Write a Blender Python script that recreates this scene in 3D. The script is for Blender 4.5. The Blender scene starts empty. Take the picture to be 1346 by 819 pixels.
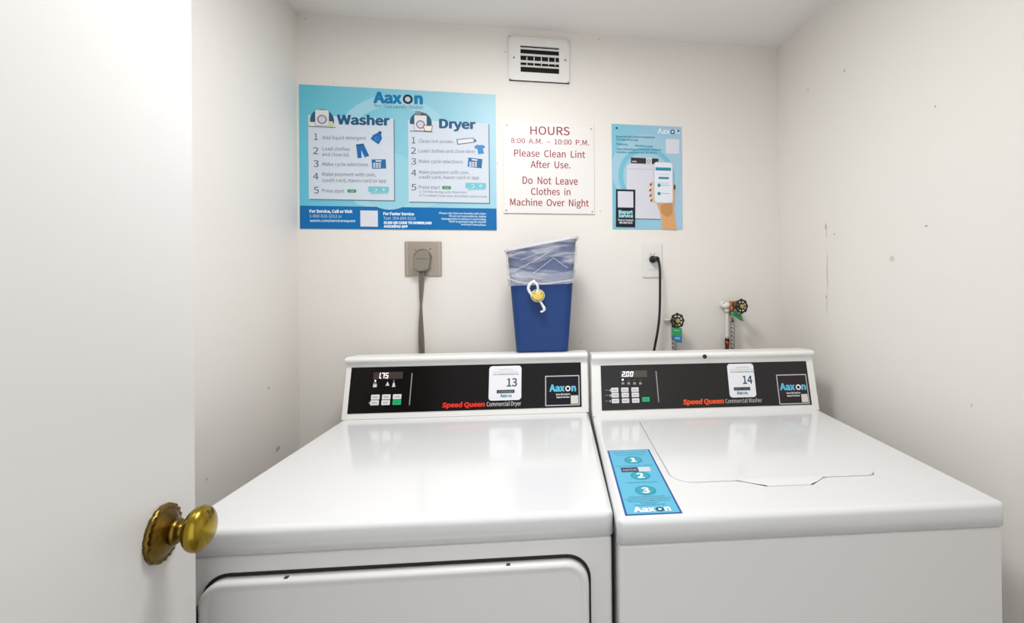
import bpy, bmesh, math, random
from mathutils import Vector, Matrix

# ------------------------------------------------------------------ camera
S = bpy.context.scene
COL = S.collection
H = 0.92                                   # height of the machine tops above the floor
F, CX, CY = 603.26, 779.1, 369.56          # focal length and principal point, in pixels of 1346x819
YAW, PITCH, ROLL = 0.0790, 0.0015, -0.0094
CAM = Vector((0.5934, -0.7439, 0.3737 + H))
def cam_axes():
    c, s = math.cos(YAW), math.sin(YAW)
    fw = Vector((s, c, 0)); rt = Vector((c, -s, 0)); up = Vector((0, 0, 1))
    c, s = math.cos(PITCH), math.sin(PITCH); fw, up = c*fw + s*up, c*up - s*fw
    c, s = math.cos(ROLL), math.sin(ROLL); rt, up = c*rt + s*up, c*up - s*rt
    return fw, rt, up
FW, RT, UP = cam_axes()
cd = bpy.data.cameras.new('camera'); cam = bpy.data.objects.new('camera', cd); COL.objects.link(cam)
m = Matrix((RT, UP, -FW)).transposed().to_4x4(); m.translation = CAM
cam.matrix_world = m
cd.sensor_width = 36; cd.lens = F/1346*36
cd.shift_x = (673-CX)/1346; cd.shift_y = (CY-409.5)/1346
cd.clip_start = 0.01
S.camera = cam

# ------------------------------------------------------------------ light and exposure
S.view_settings.view_transform = 'Standard'; S.view_settings.look = 'None'
S.view_settings.gamma = 1; S.view_settings.use_curve_mapping = False
S.view_settings.exposure = 0.0
w = bpy.data.worlds.new('hallway_fill'); S.world = w; w.use_nodes = True  # even white world light added as fill through the doorway
w.node_tree.nodes['Background'].inputs[0].default_value = (0.95, 0.97, 1.0, 1)
w.node_tree.nodes['Background'].inputs[1].default_value = 1.4
LAMP_XY = (0.50, 0.05); LAMP_POWER = 11.3
ld = bpy.data.lights.new('ceiling_bulb', 'AREA'); ld.shape = 'DISK'; ld.size = 0.36
ld.energy = LAMP_POWER; ld.color = (1.0, 0.995, 0.99)
lo = bpy.data.objects.new('ceiling_bulb', ld); COL.objects.link(lo)
lo.location = (LAMP_XY[0], LAMP_XY[1], H + 1.2302 - 0.03)
lo['kind'] = 'structure'

# ------------------------------------------------------------------ materials
def mat(name, col, rough=0.5, metal=0.0, coat=0.0, bump=0.0, bscale=30, mottle=0.0, mscale=6, spec=0.5, emit=0.0, alpha=1.0):
    M = bpy.data.materials.new(name); M.use_nodes = True
    N, L = M.node_tree.nodes, M.node_tree.links
    b = N['Principled BSDF']
    b.inputs['Base Color'].default_value = (*col, 1); b.inputs['Roughness'].default_value = rough
    b.inputs['Metallic'].default_value = metal; b.inputs['Coat Weight'].default_value = coat
    b.inputs['Coat Roughness'].default_value = 0.08
    b.inputs['Specular IOR Level'].default_value = spec
    if emit:
        b.inputs['Emission Color'].default_value = (*col, 1); b.inputs['Emission Strength'].default_value = emit
    if bump or mottle:
        tc = N.new('ShaderNodeTexCoord')
    if mottle:
        n = N.new('ShaderNodeTexNoise'); n.inputs['Scale'].default_value = mscale; n.inputs['Detail'].default_value = 5
        L.new(tc.outputs['Object'], n.inputs['Vector'])
        mx = N.new('ShaderNodeMix'); mx.data_type = 'RGBA'
        mx.inputs[6].default_value = (*[c*(1-mottle) for c in col], 1)
        mx.inputs[7].default_value = (*[min(1, c*(1+mottle*0.5)) for c in col], 1)
        L.new(n.outputs['Fac'], mx.inputs[0]); L.new(mx.outputs[2], b.inputs['Base Color'])
    if bump:
        n = N.new('ShaderNodeTexNoise'); n.inputs['Scale'].default_value = bscale; n.inputs['Detail'].default_value = 6
        L.new(tc.outputs['Object'], n.inputs['Vector'])
        bp = N.new('ShaderNodeBump'); bp.inputs['Strength'].default_value = bump; bp.inputs['Distance'].default_value = 0.004
        L.new(n.outputs['Fac'], bp.inputs['Height']); L.new(bp.outputs['Normal'], b.inputs['Normal'])
    return M
def srgb(r, g, b):
    f = lambda c: (c/255/12.92) if c/255 <= 0.04045 else ((c/255+0.055)/1.055)**2.4
    return (f(r), f(g), f(b))
M_WALL = mat('white_wall_paint', srgb(233, 229, 223), 0.5, bump=0.35, bscale=14, mottle=0.02, mscale=3)
M_CEIL = mat('ceiling_paint', srgb(242, 239, 237), 0.8, bump=0.2, bscale=20)
M_FLOOR = mat('floor_tile', srgb(150, 142, 132), 0.4, mottle=0.15)
M_DOOR = mat('door_paint', srgb(218, 217, 215), 0.35, bump=0.12, bscale=9)
M_ENAMEL = mat('white_enamel', srgb(228, 229, 230), 0.16, coat=0.3)
M_CABINET = mat('white_cabinet_enamel', srgb(226, 225, 224), 0.3)
M_PLASTIC = mat('white_console_plastic', srgb(236, 235, 232), 0.35)
M_DARK = mat('dark_gap', srgb(30, 28, 28), 0.7)
M_SEAL = mat('grey_seal', srgb(60, 58, 58), 0.6)
M_PANELB = mat('black_panel', srgb(14, 11, 11), 0.22, spec=0.2)
M_PANELG = mat('charcoal_panel', srgb(38, 37, 37), 0.3, spec=0.3)
M_BRASS = mat('aged_brass', srgb(172, 146, 52), 0.22, metal=1.0, mottle=0.45, mscale=28, bump=0.1, bscale=60)
M_BRASSD = mat('dark_brass', srgb(128, 104, 48), 0.3, metal=1.0, mottle=0.5, mscale=40, bump=0.25, bscale=80)
M_STEEL = mat('brushed_plate', srgb(182, 172, 158), 0.38, metal=0.7, mottle=0.12, mscale=12)
M_RIDGE = mat('bright_plate_edge', srgb(205, 198, 188), 0.3, metal=0.6)
M_GREYP = mat('grey_plug_rubber', srgb(132, 126, 116), 0.5)
M_GREYC = mat('grey_cord', srgb(112, 104, 94), 0.5)
M_BLACK = mat('black_rubber', srgb(18, 18, 18), 0.4)
M_WPLAS = mat('white_outlet_plastic', srgb(228, 226, 222), 0.35)
M_BLUE = mat('blue_bin_plastic', srgb(32, 62, 118), 0.42, spec=0.25, bump=0.05, bscale=200)
M_VWHITE = mat('white_vent_metal', srgb(232, 231, 228), 0.4)
M_DUCT = mat('dark_duct', srgb(8, 8, 8), 0.8)
M_CHROME = mat('chrome', srgb(205, 205, 205), 0.15, metal=1.0)
M_COPPER = mat('copper', srgb(150, 82, 60), 0.35, metal=0.8, mottle=0.3, mscale=60)
M_BRONZE = mat('bronze_valve', srgb(150, 110, 70), 0.4, metal=0.7, mottle=0.3, mscale=60)
M_PIPEW = mat('painted_pipe', srgb(226, 223, 217), 0.5)
M_TAGG = mat('green_tag', srgb(52, 150, 96), 0.4)
M_TAGB = mat('blue_tag_print', srgb(50, 120, 170), 0.4)
M_ACRYL = mat('white_sign_plastic', srgb(232, 229, 227), 0.3)
M_SCREW = mat('grey_screw', srgb(150, 146, 140), 0.4, metal=0.8)
M_SCUFF = mat('scuff', srgb(190, 184, 176), 0.8)
M_SCUFFD = mat('dark_scuff', srgb(176, 170, 162), 0.8)
M_CRACK = mat('yellowed_crack', srgb(212, 203, 180), 0.8)
M_CHARM = mat('yellow_charm', srgb(224, 196, 96), 0.45, mottle=0.25, mscale=120)
_ink = {}
def ink(r, g, b, emit=0.0, rough=0.45):
    k = (r, g, b, emit)
    if k not in _ink:
        _ink[k] = mat('ink_%02x%02x%02x' % (r, g, b), srgb(r, g, b), rough, emit=emit, spec=0.25)
    return _ink[k]
def hose_mat():
    M = mat('braided_hose', srgb(150, 146, 142), 0.35, metal=0.6)
    N, L = M.node_tree.nodes, M.node_tree.links
    tc = N.new('ShaderNodeTexCoord'); wv = N.new('ShaderNodeTexWave'); wv.wave_type = 'BANDS'; wv.bands_direction = 'DIAGONAL'
    wv.inputs['Scale'].default_value = 45; wv.inputs['Distortion'].default_value = 2
    L.new(tc.outputs['Object'], wv.inputs['Vector'])
    cr = N.new('ShaderNodeValToRGB'); e = cr.color_ramp.elements
    e[0].color = (*srgb(120, 116, 120), 1); e[1].color = (*srgb(190, 186, 180), 1); e[1].position = 0.6
    L.new(wv.outputs['Fac'], cr.inputs[0]); L.new(cr.outputs[0], N['Principled BSDF'].inputs['Base Color'])
    return M
M_HOSE = hose_mat()
def film_mat():
    M = bpy.data.materials.new('clear_liner_film'); M.use_nodes = True
    N, L = M.node_tree.nodes, M.node_tree.links
    b = N['Principled BSDF']; b.inputs['Base Color'].default_value = (*srgb(228, 229, 236), 1)
    b.inputs['Roughness'].default_value = 0.22
    tc = N.new('ShaderNodeTexCoord'); mp = N.new('ShaderNodeMapping')
    mp.inputs['Rotation'].default_value = (0, math.radians(32), 0); mp.inputs['Scale'].default_value = (7, 7, 34)
    n = N.new('ShaderNodeTexNoise'); n.inputs['Scale'].default_value = 1.6; n.inputs['Detail'].default_value = 4; n.inputs['Distortion'].default_value = 0.8
    L.new(tc.outputs['Object'], mp.inputs[0]); L.new(mp.outputs[0], n.inputs['Vector'])
    cr = N.new('ShaderNodeValToRGB'); e = cr.color_ramp.elements
    e[0].position = 0.42; e[0].color = (0.13, 0.13, 0.13, 1); e[1].position = 0.74; e[1].color = (0.60, 0.60, 0.60, 1)
    L.new(n.outputs['Fac'], cr.inputs[0]); L.new(cr.outputs[0], b.inputs['Alpha'])
    bp = N.new('ShaderNodeBump'); bp.inputs['Strength'].default_value = 0.8; bp.inputs['Distance'].default_value = 0.003
    L.new(n.outputs['Fac'], bp.inputs['Height']); L.new(bp.outputs['Normal'], b.inputs['Normal'])
    return M
M_FILM = film_mat()
M_FILMHEM = mat('liner_hem_film', srgb(222, 224, 232), 0.3)
M_FILMHEM.node_tree.nodes['Principled BSDF'].inputs['Alpha'].default_value = 0.30

# ------------------------------------------------------------------ mesh helpers
class MB:
    """collects geometry and links it as ONE mesh object"""
    def __init__(s): s.v, s.f, s.sm = [], [], []
    def add(s, vs, fs, smooth=False):
        o = len(s.v); s.v += [tuple(v) for v in vs]; s.f += [tuple(i+o for i in f) for f in fs]; s.sm += [smooth]*len(fs); return s
    def box(s, a, b, M=None):
        x0, y0, z0 = a; x1, y1, z1 = b
        vs = [Vector(p) for p in ((x0,y0,z0),(x1,y0,z0),(x1,y1,z0),(x0,y1,z0),(x0,y0,z1),(x1,y0,z1),(x1,y1,z1),(x0,y1,z1))]
        if M: vs = [M @ v for v in vs]
        return s.add(vs, [(0,3,2,1),(4,5,6,7),(0,1,5,4),(1,2,6,5),(2,3,7,6),(3,0,4,7)])
    def loops(s, rings, smooth=True, cap=True, close=True):
        n = len(rings[0]); vs = [p for r in rings for p in r]; fs = []
        for k in range(len(rings)-1):
            for i in range(n if close else n-1):
                j = (i+1) % n
                fs.append((k*n+i, k*n+j, (k+1)*n+j, (k+1)*n+i))
        s.add(vs, fs, smooth)
        if cap:
            s.add(rings[0], [tuple(range(n))[::-1]]); s.add(rings[-1], [tuple(range(n))])
        return s
    def tube(s, pts, r, n=12, smooth=True, cap=True, flat=1.0, side=None):
        pts = [Vector(p) for p in pts]; rs = r if isinstance(r, (list, tuple)) else [r]*len(pts)
        rings = []; ref = Vector(side) if side else None
        for i, p in enumerate(pts):
            t = (pts[min(i+1, len(pts)-1)] - pts[max(i-1, 0)]).normalized()
            if ref is None: ref = Vector((0, 0, 1)) if abs(t.z) < 0.9 else Vector((1, 0, 0))
            u = (ref - ref.dot(t)*t).normalized(); w2 = t.cross(u); ref = u
            rings.append([p + rs[i]*(math.cos(a)*u + flat*math.sin(a)*w2) for a in [2*math.pi*k/n for k in range(n)]])
        return s.loops(rings, smooth, cap)
    def lathe(s, prof, O, A, n=32, squash=None, smooth=True, cap=False):
        """profile of (r, h) turned about axis A through O"""
        O = Vector(O); A = Vector(A).normalized()
        ref = Vector((0, 0, 1)) if abs(A.z) < 0.9 else Vector((1, 0, 0))
        u = (ref - ref.dot(A)*A).normalized(); w2 = A.cross(u); q = squash or (1, 1)
        rings = [[O + A*h + r*(q[0]*math.cos(a)*u + q[1]*math.sin(a)*w2) for a in [2*math.pi*k/n for k in range(n)]] for r, h in prof]
        return s.loops(rings, smooth, cap)
    def build(s, name, M, parent=None, bevel=0, seg=3, weld=True, auto=35, **props):
        me = bpy.data.meshes.new(name); me.from_pydata(s.v, [], s.f); me.materials.append(M)
        for p, q in zip(me.polygons, s.sm): p.use_smooth = q
        if weld or bevel:
            bm = bmesh.new(); bm.from_mesh(me); bmesh.ops.remove_doubles(bm, verts=bm.verts, dist=1e-6)
            bmesh.ops.recalc_face_normals(bm, faces=bm.faces)
            if bevel:
                es = [e for e in bm.edges if len(e.link_faces) == 2 and e.calc_face_angle(0) > math.radians(auto)]
                bmesh.ops.bevel(bm, geom=es, offset=bevel, segments=seg, affect='EDGES', profile=0.5, clamp_overlap=True)
                for f in bm.faces: f.smooth = True
                big = sorted(bm.faces, key=lambda f: -f.calc_area())
                for e in bm.edges:
                    if len(e.link_faces) == 2 and e.calc_face_angle(0) > math.radians(50): e.smooth = False
            bm.to_mesh(me); bm.free()
        o = bpy.data.objects.new(name, me); COL.objects.link(o)
        if bevel:
            md = o.modifiers.new('wn', 'WEIGHTED_NORMAL'); md.keep_sharp = True; md.weight = 100
        if parent: o.parent = parent
        for k, v in props.items(): o[k] = v
        return o
def thing(name, label, cat, group=None, loc=(0, 0, 0)):
    o = bpy.data.objects.new(name, None); COL.objects.link(o); o.empty_display_size = 0.05
    o['label'] = label; o['category'] = cat
    if group: o['group'] = group
    return o
def rrect(x0, y0, x1, y1, r, n=6):
    """rounded rectangle outline; r is one radius or (bl, br, tr, tl)"""
    rs = r if isinstance(r, (list, tuple)) else (r,)*4
    out = []
    for (cx, cy, a0, rr) in ((x0+rs[0], y0+rs[0], 180, rs[0]), (x1-rs[1], y0+rs[1], 270, rs[1]), (x1-rs[2], y1-rs[2], 0, rs[2]), (x0+rs[3], y1-rs[3], 90, rs[3])):
        for k in range(n+1):
            a = math.radians(a0 + 90*k/n); out.append((cx + rr*math.cos(a), cy + rr*math.sin(a)))
    return out

# ------------------------------------------------------------------ planes: local (u, v) coordinates on a real surface
def ray(px, py):
    return FW + RT*((px-CX)/F) - UP*((py-CY)/F)
class Plane:
    def __init__(s, O, U, V):
        s.O = Vector(O); s.U = Vector(U).normalized(); s.V = Vector(V).normalized(); s.N = s.U.cross(s.V)
        if s.N.dot(CAM - s.O) < 0: s.N = -s.N
    def uv(s, px, py, n=0.0):
        """the point of the surface that the photograph shows at a pixel"""
        d = ray(px, py); O = s.O + s.N*n; t = (O - CAM).dot(s.N)/d.dot(s.N); P = CAM + d*t - O
        return P.dot(s.U), P.dot(s.V)
    def p(s, u, v, n=0.0): return s.O + s.U*u + s.V*v + s.N*n
    def mat4(s):
        m = Matrix((s.U, s.V, s.N)).transposed().to_4x4(); m.translation = s.O; return m
_tc = {}
try:                                                            # Blender's own bundled sans serif; its built-in font if that is missing
    import os
    FONT = bpy.data.fonts.load(os.path.join(bpy.utils.resource_path('LOCAL'), 'datafiles', 'fonts', 'Noto Sans CJK Regular.woff2'))
except Exception:
    FONT = None
def glyphs(txt, bold=0.0, res=3):
    k = (txt, bold)
    if k not in _tc:
        c = bpy.data.curves.new('t', 'FONT'); c.font = FONT or c.font; c.body = txt; c.resolution_u = res; c.size = 1
        o = bpy.data.objects.new('t', c)
        COL.objects.link(o); me = bpy.data.meshes.new_from_object(o)
        v0 = [v.co.copy() for v in me.vertices]; f0 = [tuple(p.vertices) for p in me.polygons]; vs = []; fs = []
        sh = [(0, 0)] if not bold else [(bold*.65*a, bold*.65*b) for a, b in ((0, 0), (1, 0), (-1, 0), (0, .8), (0, -.8), (.7, .6), (-.7, .6), (.7, -.6), (-.7, -.6))]
        for k_, (a, b) in enumerate(sh):                                         # heavier type: the letter laid over itself a hair aside
            n0 = len(vs); vs += [Vector((v.x+a, v.y+b, k_*0.00001)) for v in v0]; fs += [tuple(i+n0 for i in f) for f in f0]
        bpy.data.objects.remove(o); bpy.data.curves.remove(c); bpy.data.meshes.remove(me)
        _tc[k] = (vs, fs)
    return _tc[k]
CAP = None
def cap_h(bold):
    vs, _ = glyphs('H', bold); return max(v.y for v in vs)
class Print:
    """flat print on a plane, positions read off the photograph; one mesh per name"""
    def __init__(s, plane, parent, base=0.0): s.pl, s.par, s.base, s.g = plane, parent, base, {}
    JOIN = ('small_lettering', 'button_lettering', 'footer_small_lettering', 'icon', 'display_digits', 'picture_keypad_keys', 'bar_lettering', 'start_lettering', 'label_lettering', 'footer_lettering', 'step_lettering')
    def mb(s, name, M):
        if name not in s.JOIN:
            k = (name, len(s.g)); s.g[k] = (MB(), M); return s.g[k][0]
        return s.g.setdefault((name, M.name), (MB(), M))[0]
    def P(s, u, v, layer): return s.pl.p(u, v, s.base + 0.00025*layer)
    def poly(s, name, M, pts, layer=1, uv=False):
        q = pts if uv else [s.pl.uv(*p) for p in pts]
        s.mb(name, M).add([s.P(u, v, layer) for u, v in q], [tuple(range(len(q)))])
    def rect(s, name, M, x0, y0, x1, y1, layer=1, r=0.0, rot=0.0):
        """upright rectangle on the plane between two opposite pixels; r in metres"""
        u0, v1 = s.pl.uv(x0, y0); u1, v0 = s.pl.uv(x1, y1)
        q = rrect(u0, v0, u1, v1, r) if r else [(u0, v0), (u1, v0), (u1, v1), (u0, v1)]
        if rot:
            cu, cv = (u0+u1)/2, (v0+v1)/2; c, d = math.cos(rot), math.sin(rot)
            q = [(cu+(a-cu)*c-(b-cv)*d, cv+(a-cu)*d+(b-cv)*c) for a, b in q]
        s.poly(name, M, q, layer, True)
    def disc(s, name, M, px, py, rad, layer=1, r0=0.0, a0=0, a1=360, n=40, sy=1.0, clip=None):
        """disc or ring about a pixel, radii in pixels near that pixel"""
        u, v = s.pl.uv(px, py); k = abs(s.pl.uv(px+1, py)[0] - u)
        R, r = rad*k, r0*k; pts = []
        A = [math.radians(a0 + (a1-a0)*i/n) for i in range(n+1)]
        g = lambda x, y: (min(max(x, clip[0]), clip[2]), min(max(y, clip[1]), clip[3])) if clip else (x, y)
        if r == 0:
            s.poly(name, M, [g(u+R*math.cos(a), v+sy*R*math.sin(a)) for a in A[:-1]], layer, True)
        else:
            vs = [s.P(*g(u+q*math.cos(a), v+sy*q*math.sin(a)), layer) for a in A for q in (r, R)]
            s.mb(name, M).add(vs, [(2*i, 2*i+1, 2*i+3, 2*i+2) for i in range(n)])
    def text(s, name, M, txt, x0, y0, x1, cap, layer=3, bold=0.0, y1=None, shear=0.0, res=2):
        """one line: baseline starts at pixel (x0, y0), ends at x1; cap height in pixels"""
        u0, v0 = s.pl.uv(x0, y0); u1, v1 = s.pl.uv(x1, y1 if y1 is not None else y0)
        if y1 is None: v1 = v0
        ch = abs(s.pl.uv(x0, y0-cap)[1] - s.pl.uv(x0, y0)[1])
        vs, fs = glyphs(txt, bold, res)
        if not vs: return
        a = min(v.x for v in vs); b = max(v.x for v in vs); sy = ch/cap_h(bold); sx = (u1-u0)/(b-a)
        tilt = (v1-v0)/(u1-u0)
        s.mb(name, M).add([s.P(u0+(v.x-a)*sx + shear*v.y*sy, v0+v.y*sy+tilt*(v.x-a)*sx, layer+v.z*4000/4) for v in vs], fs)
    def done(s):
        out = {}
        for (name, _), (mb, M) in s.g.items():
            o = mb.build(name, M, s.par, weld=False); out[len(out)] = o
            if name in s.JOIN: o['kind'] = 'stuff'
        return out

# ------------------------------------------------------------------ the setting
B = 0.0759                                                      # the back wall stands a little askew to the machines
by = 0.7827
Ub = Vector((math.cos(B), math.sin(B), 0)); Nb = Vector((math.sin(B), -math.cos(B), 0))
BACK = Plane((0, by, H), Ub, (0, 0, 1))
CE = H + 1.2302
LC = Vector((-0.2141, 0.7664, 0)); RC = Vector((1.4137, 0.8902, 0))
ldir = Vector((math.sin(0.0664), -math.cos(0.0664), 0)); rdir = Vector((math.sin(0.0684), -math.cos(0.0684), 0))
LEN = 1.72
LF = LC + ldir*LEN; RF = RC + rdir*LEN
def wall(name, a, b, thick, z0=0.0, z1=CE, M=M_WALL):
    a, b = Vector(a), Vector(b); t = Vector(thick)
    mb = MB(); mb.add([a+Vector((0,0,z0)), b+Vector((0,0,z0)), b+t+Vector((0,0,z0)), a+t+Vector((0,0,z0)), a+Vector((0,0,z1)), b+Vector((0,0,z1)), b+t+Vector((0,0,z1)), a+t+Vector((0,0,z1))],
           [(0,3,2,1),(4,5,6,7),(0,1,5,4),(1,2,6,5),(2,3,7,6),(3,0,4,7)])
    return mb.build(name, M, None, kind='structure')
wb = wall('wall_back', LC - Ub*0.1, RC + Ub*0.1, -Nb*0.1)
wl = wall('wall_left', LC, LF, (-0.1, -0.006, 0))
wr = wall('wall_right', RC, RF, (0.1, 0.006, 0))
wall('floor', (-0.4, -2.4, 0), (1.8, -2.4, 0), (0, 3.4, 0), -0.05, 0.0, M_FLOOR)
# ceiling as a slab over the laundry closet only
mb = MB(); mb.add([(-0.4, -1.0, CE), (1.8, -1.0, CE), (1.8, 1.05, CE), (-0.4, 1.05, CE), (-0.4, -1.0, CE+0.06), (1.8, -1.0, CE+0.06), (1.8, 1.05, CE+0.06), (-0.4, 1.05, CE+0.06)],
       [(0,3,2,1),(4,5,6,7),(0,1,5,4),(1,2,6,5),(2,3,7,6),(3,0,4,7)])
mb.build('ceiling', M_CEIL, None, kind='structure')
# the front wall beside and above the doorway the camera looks through
mb = MB(); mb.box((LF.x-0.02, -0.96, 0), (0.17, -0.85, CE)); mb.box((1.10, -0.96, 0), (RF.x+0.05, -0.85, CE)); mb.box((0.17, -0.96, 2.06), (1.10, -0.85, CE))
mb.build('wall_front', M_WALL, None, kind='structure')

RWALL = Plane((RC.x, RC.y, H), rdir, (0, 0, 1)); LWALL = Plane((LC.x, LC.y, H), ldir, (0, 0, 1))
def marks(plane, parent, items, M, nm):
    P = Print(plane, parent, 0.00005)
    for i, (x, y, w_, h_) in enumerate(items):
        u, v = plane.uv(x, y); u2, v2 = plane.uv(x+w_, y+h_)
        du, dv = abs(u2-u), abs(v2-v)
        rnd = random.Random(i*7+3)
        q = [(u+du*0.5*math.cos(a)*rnd.uniform(.6, 1.2), v+dv*0.5*math.sin(a)*rnd.uniform(.6, 1.2)) for a in [k*math.pi/5 for k in range(10)]]
        P.poly(nm, M, q, 1, True)
    P.done()
marks(RWALL, wr, [(1110, 93, 2.4, 2.4), (1229.5, 140, 2.2, 2.6), (1217.5, 297, 5, 1.8), (1085.5, 298, 2, 9), (1097, 308, 3, 1.6), (1086, 390, 1.5, 6), (1078.5, 520, 2, 2), (1062, 118, 2, 1.5)], M_SCUFFD, 'scuff_mark')
marks(RWALL, wr, [(1087.5, 355, 2.4, 62), (1086.5, 305, 1.6, 22), (1087, 400, 1.4, 26), (1277, 533, 3, 6), (1173, 340, 8, 8)], M_CRACK, 'paint_crack')
marks(BACK, wb, [(401, 24.5, 2.5, 2), (439, 110, 2, 1.5), (787.5, 51.5, 3.5, 1.6), (664, 68, 5, 1.6), (654, 215, 2, 2), (789, 278, 2.6, 2), (763.5, 450, 2.4, 2), (843, 60, 1.6, 1.2), (716, 63, 2, 1)], M_SCUFF, 'scuff_mark')
marks(LWALL, wl, [(365, 590, 6, 3), (353, 510, 2, 5), (271.5, 630, 2, 3), (366, 588, 2, 2)], M_SCUFF, 'scuff_mark')

# ------------------------------------------------------------------ open door with brass knob
def camp(rx, d, z=None):                                        # point at lateral ratio rx and depth d from the camera
    P = CAM + (Vector((math.sin(YAW), math.cos(YAW), 0)) + Vector((math.cos(YAW), -math.sin(YAW), 0))*rx)*d
    return P
D1 = 0.567
Pk = camp((211.5-CX)/F, D1)
aa = math.radians(-15) + YAW
du = Vector((math.sin(aa), math.cos(aa), 0)); dn = Vector((math.cos(aa), -math.sin(aa), 0))
# free edge of the door: where it meets pixel column 256
r2 = ray(256, 500); r2.z = 0
best = min([k*0.0005 for k in range(20, 400)], key=lambda t: abs((Pk+du*t-CAM).to_2d().normalized().cross(r2.to_2d().normalized()) if False else ((Pk+du*t-CAM).x*r2.y-(Pk+du*t-CAM).y*r2.x)))
E1 = Pk + du*best; E0 = E1 - du*0.76
zk = CAM.z - (701.5-CY+ROLL*(211.5-CX)*-1*0)/F*D1*1.0
kdir = ray(211.5, 701); kt = (Pk-CAM).dot(dn)/kdir.dot(dn); Kc = CAM + kdir*kt
mb = MB()
z0, z1 = 0.012, 2.04
a, b_ = Vector((E0.x, E0.y, 0)), Vector((E1.x, E1.y, 0)); t = -dn*0.035
mb.add([a+Vector((0,0,z0)), b_+Vector((0,0,z0)), b_+t+Vector((0,0,z0)), a+t+Vector((0,0,z0)), a+Vector((0,0,z1)), b_+Vector((0,0,z1)), b_+t+Vector((0,0,z1)), a+t+Vector((0,0,z1))],
       [(0,3,2,1),(4,5,6,7),(0,1,5,4),(1,2,6,5),(2,3,7,6),(3,0,4,7)])
door = mb.build('door_1', M_DOOR, None, bevel=0.002, seg=2, kind='structure')
ros = MB(); n = 72; prof = [(0.0335, 0.0), (0.0340, 0.003), (0.0335, 0.0050), (0.0325, 0.0052), (0.0300, 0.0046), (0.0270, 0.0060), (0.0220, 0.0100), (0.0165, 0.0128), (0.0150, 0.0135), (0.0130, 0.0135)]
up = Vector((0, 0, 1)); sd = up.cross(dn)
rings = []
for (r, h) in prof:
    rr = []
    for k in range(n):
        an = 2*math.pi*k/n; sc = 1 + (0.014*math.cos(18*an) if r > 0.033 else 0); hh = h + (0.0008*math.cos(24*an) if 0.029 < r < 0.0355 else 0)
        rr.append(Kc + dn*hh + (up*math.cos(an) + sd*math.sin(an))*r*sc)
    rings.append(rr)
ros.loops(rings, cap=True)
knobroot = ros.build('rosette', M_BRASSD, door, weld=True, label='dark aged brass rosette with scalloped rim')
kn = MB(); kn.lathe([(0.0105, 0.012), (0.0145, 0.0135), (0.0155, 0.017), (0.0135, 0.020), (0.0095, 0.021), (0.0090, 0.026), (0.0120, 0.0285)], Kc, dn, 40)
kn.build('knob_neck', M_BRASSD, knobroot)
kb = MB(); pr = [(0.0001, 0.0550)]
for k in range(1, 25):
    a_ = math.pi*k/24
    r = 0.0272*math.sin(a_)**0.92; h = 0.0400 + 0.0150*math.cos(a_)
    pr.append((max(r, 0.0001), h))
kb.lathe(pr, Kc, dn, 48)
kb.build('door_knob', M_BRASS, door, label='polished aged brass oval knob')

# ------------------------------------------------------------------ ceiling lamp (out of frame, it lights the closet)
lamp = thing('ceiling_light', 'round flush ceiling light above the machines', 'ceiling light')
lm = MB(); lm.lathe([(0.001, 0.0), (0.20, 0.0), (0.20, 0.018), (0.001, 0.018)], (LAMP_XY[0], LAMP_XY[1], CE-0.018), (0, 0, 1), 32)
lm.build('lamp_base', M_VWHITE, lamp)

# ------------------------------------------------------------------ machines
def top_with_hole(W, D, lip, hole=None):
    """outer cap of the machine: top sheet with rounded edges, lip skirt"""
    mb = MB()
    out = rrect(0, 0, W, D, 0.012, 4)
    rings = []
    R = 0.011
    for k in range(7):
        a_ = math.pi/2*k/6; ins = R*(1-math.sin(a_)) ; z = -R*(1-math.cos(a_))
        # k=0 top inner ring, k=6 side ring
        ins = R*(1-math.sin(a_)); z = -R*(1-math.cos(a_))
        rings.append([(min(max(x, ins), W-ins), min(max(y, ins), D), z) if True else None for x, y in out])
    rings.append([(x, y, -lip) for x, y in out])
    rings.append([(min(max(x, .006), W-.006), min(max(y, .006), D), -lip) for x, y in out])
    mb.loops([[Vector(p) for p in r] for r in rings], smooth=True, cap=False)
    bm = bmesh.new()
    def ring(pts):
        vs = [bm.verts.new(p) for p in pts]; return [bm.edges.new((vs[i], vs[(i+1) % len(vs)])) for i in range(len(vs))], vs
    ps = []
    for p in rings[0]:
        if not ps or (Vector(p)-Vector(ps[-1])).length > 1e-5: ps.append(p)
    if (Vector(ps[0])-Vector(ps[-1])).length < 1e-5: ps.pop()
    e1, _ = ring(ps); es = e1
    if hole:
        e2, _ = ring([(x, y, 0) for x, y in hole]); es = es + e2
    bmesh.ops.triangle_fill(bm, use_beauty=True, edges=es, normal=(0, 0, 1))
    bm.verts.index_update()
    mb.add([v.co.copy() for v in bm.verts], [tuple(v.index for v in f.verts) for f in bm.faces], False)
    bm.free()
    if hole:
        n_ = len(hole)
        mb.loops([[Vector((x, y, 0)) for x, y in hole], [Vector((x, y, -0.014)) for x, y in hole]], smooth=False, cap=False)
    return mb
def place(root, x, y, z, rot): root.location = (x, y, z); root.rotation_euler = (0, 0, rot)

def console(root, W, panel_M, Wl=0.0):
    """raised control console along the back of the machine top, in machine coordinates"""
    prof = [(0.566, 0.0), (0.5685, 0.006), (0.6035, 0.1455), (0.5985, 0.1485), (0.5925, 0.1535), (0.5905, 0.159), (0.5925, 0.1640), (0.598, 0.1668), (0.61, 0.1672), (0.675, 0.1625), (0.695, 0.158), (0.705, 0.146), (0.708, 0.0)]
    mb = MB(); mb.loops([[Vector((x, y, z)) for y, z in prof] for x in (Wl, W)], smooth=False, cap=True)
    return mb.build('console_housing', M_PLASTIC, root, bevel=0.0035, seg=3, auto=28)

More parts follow.
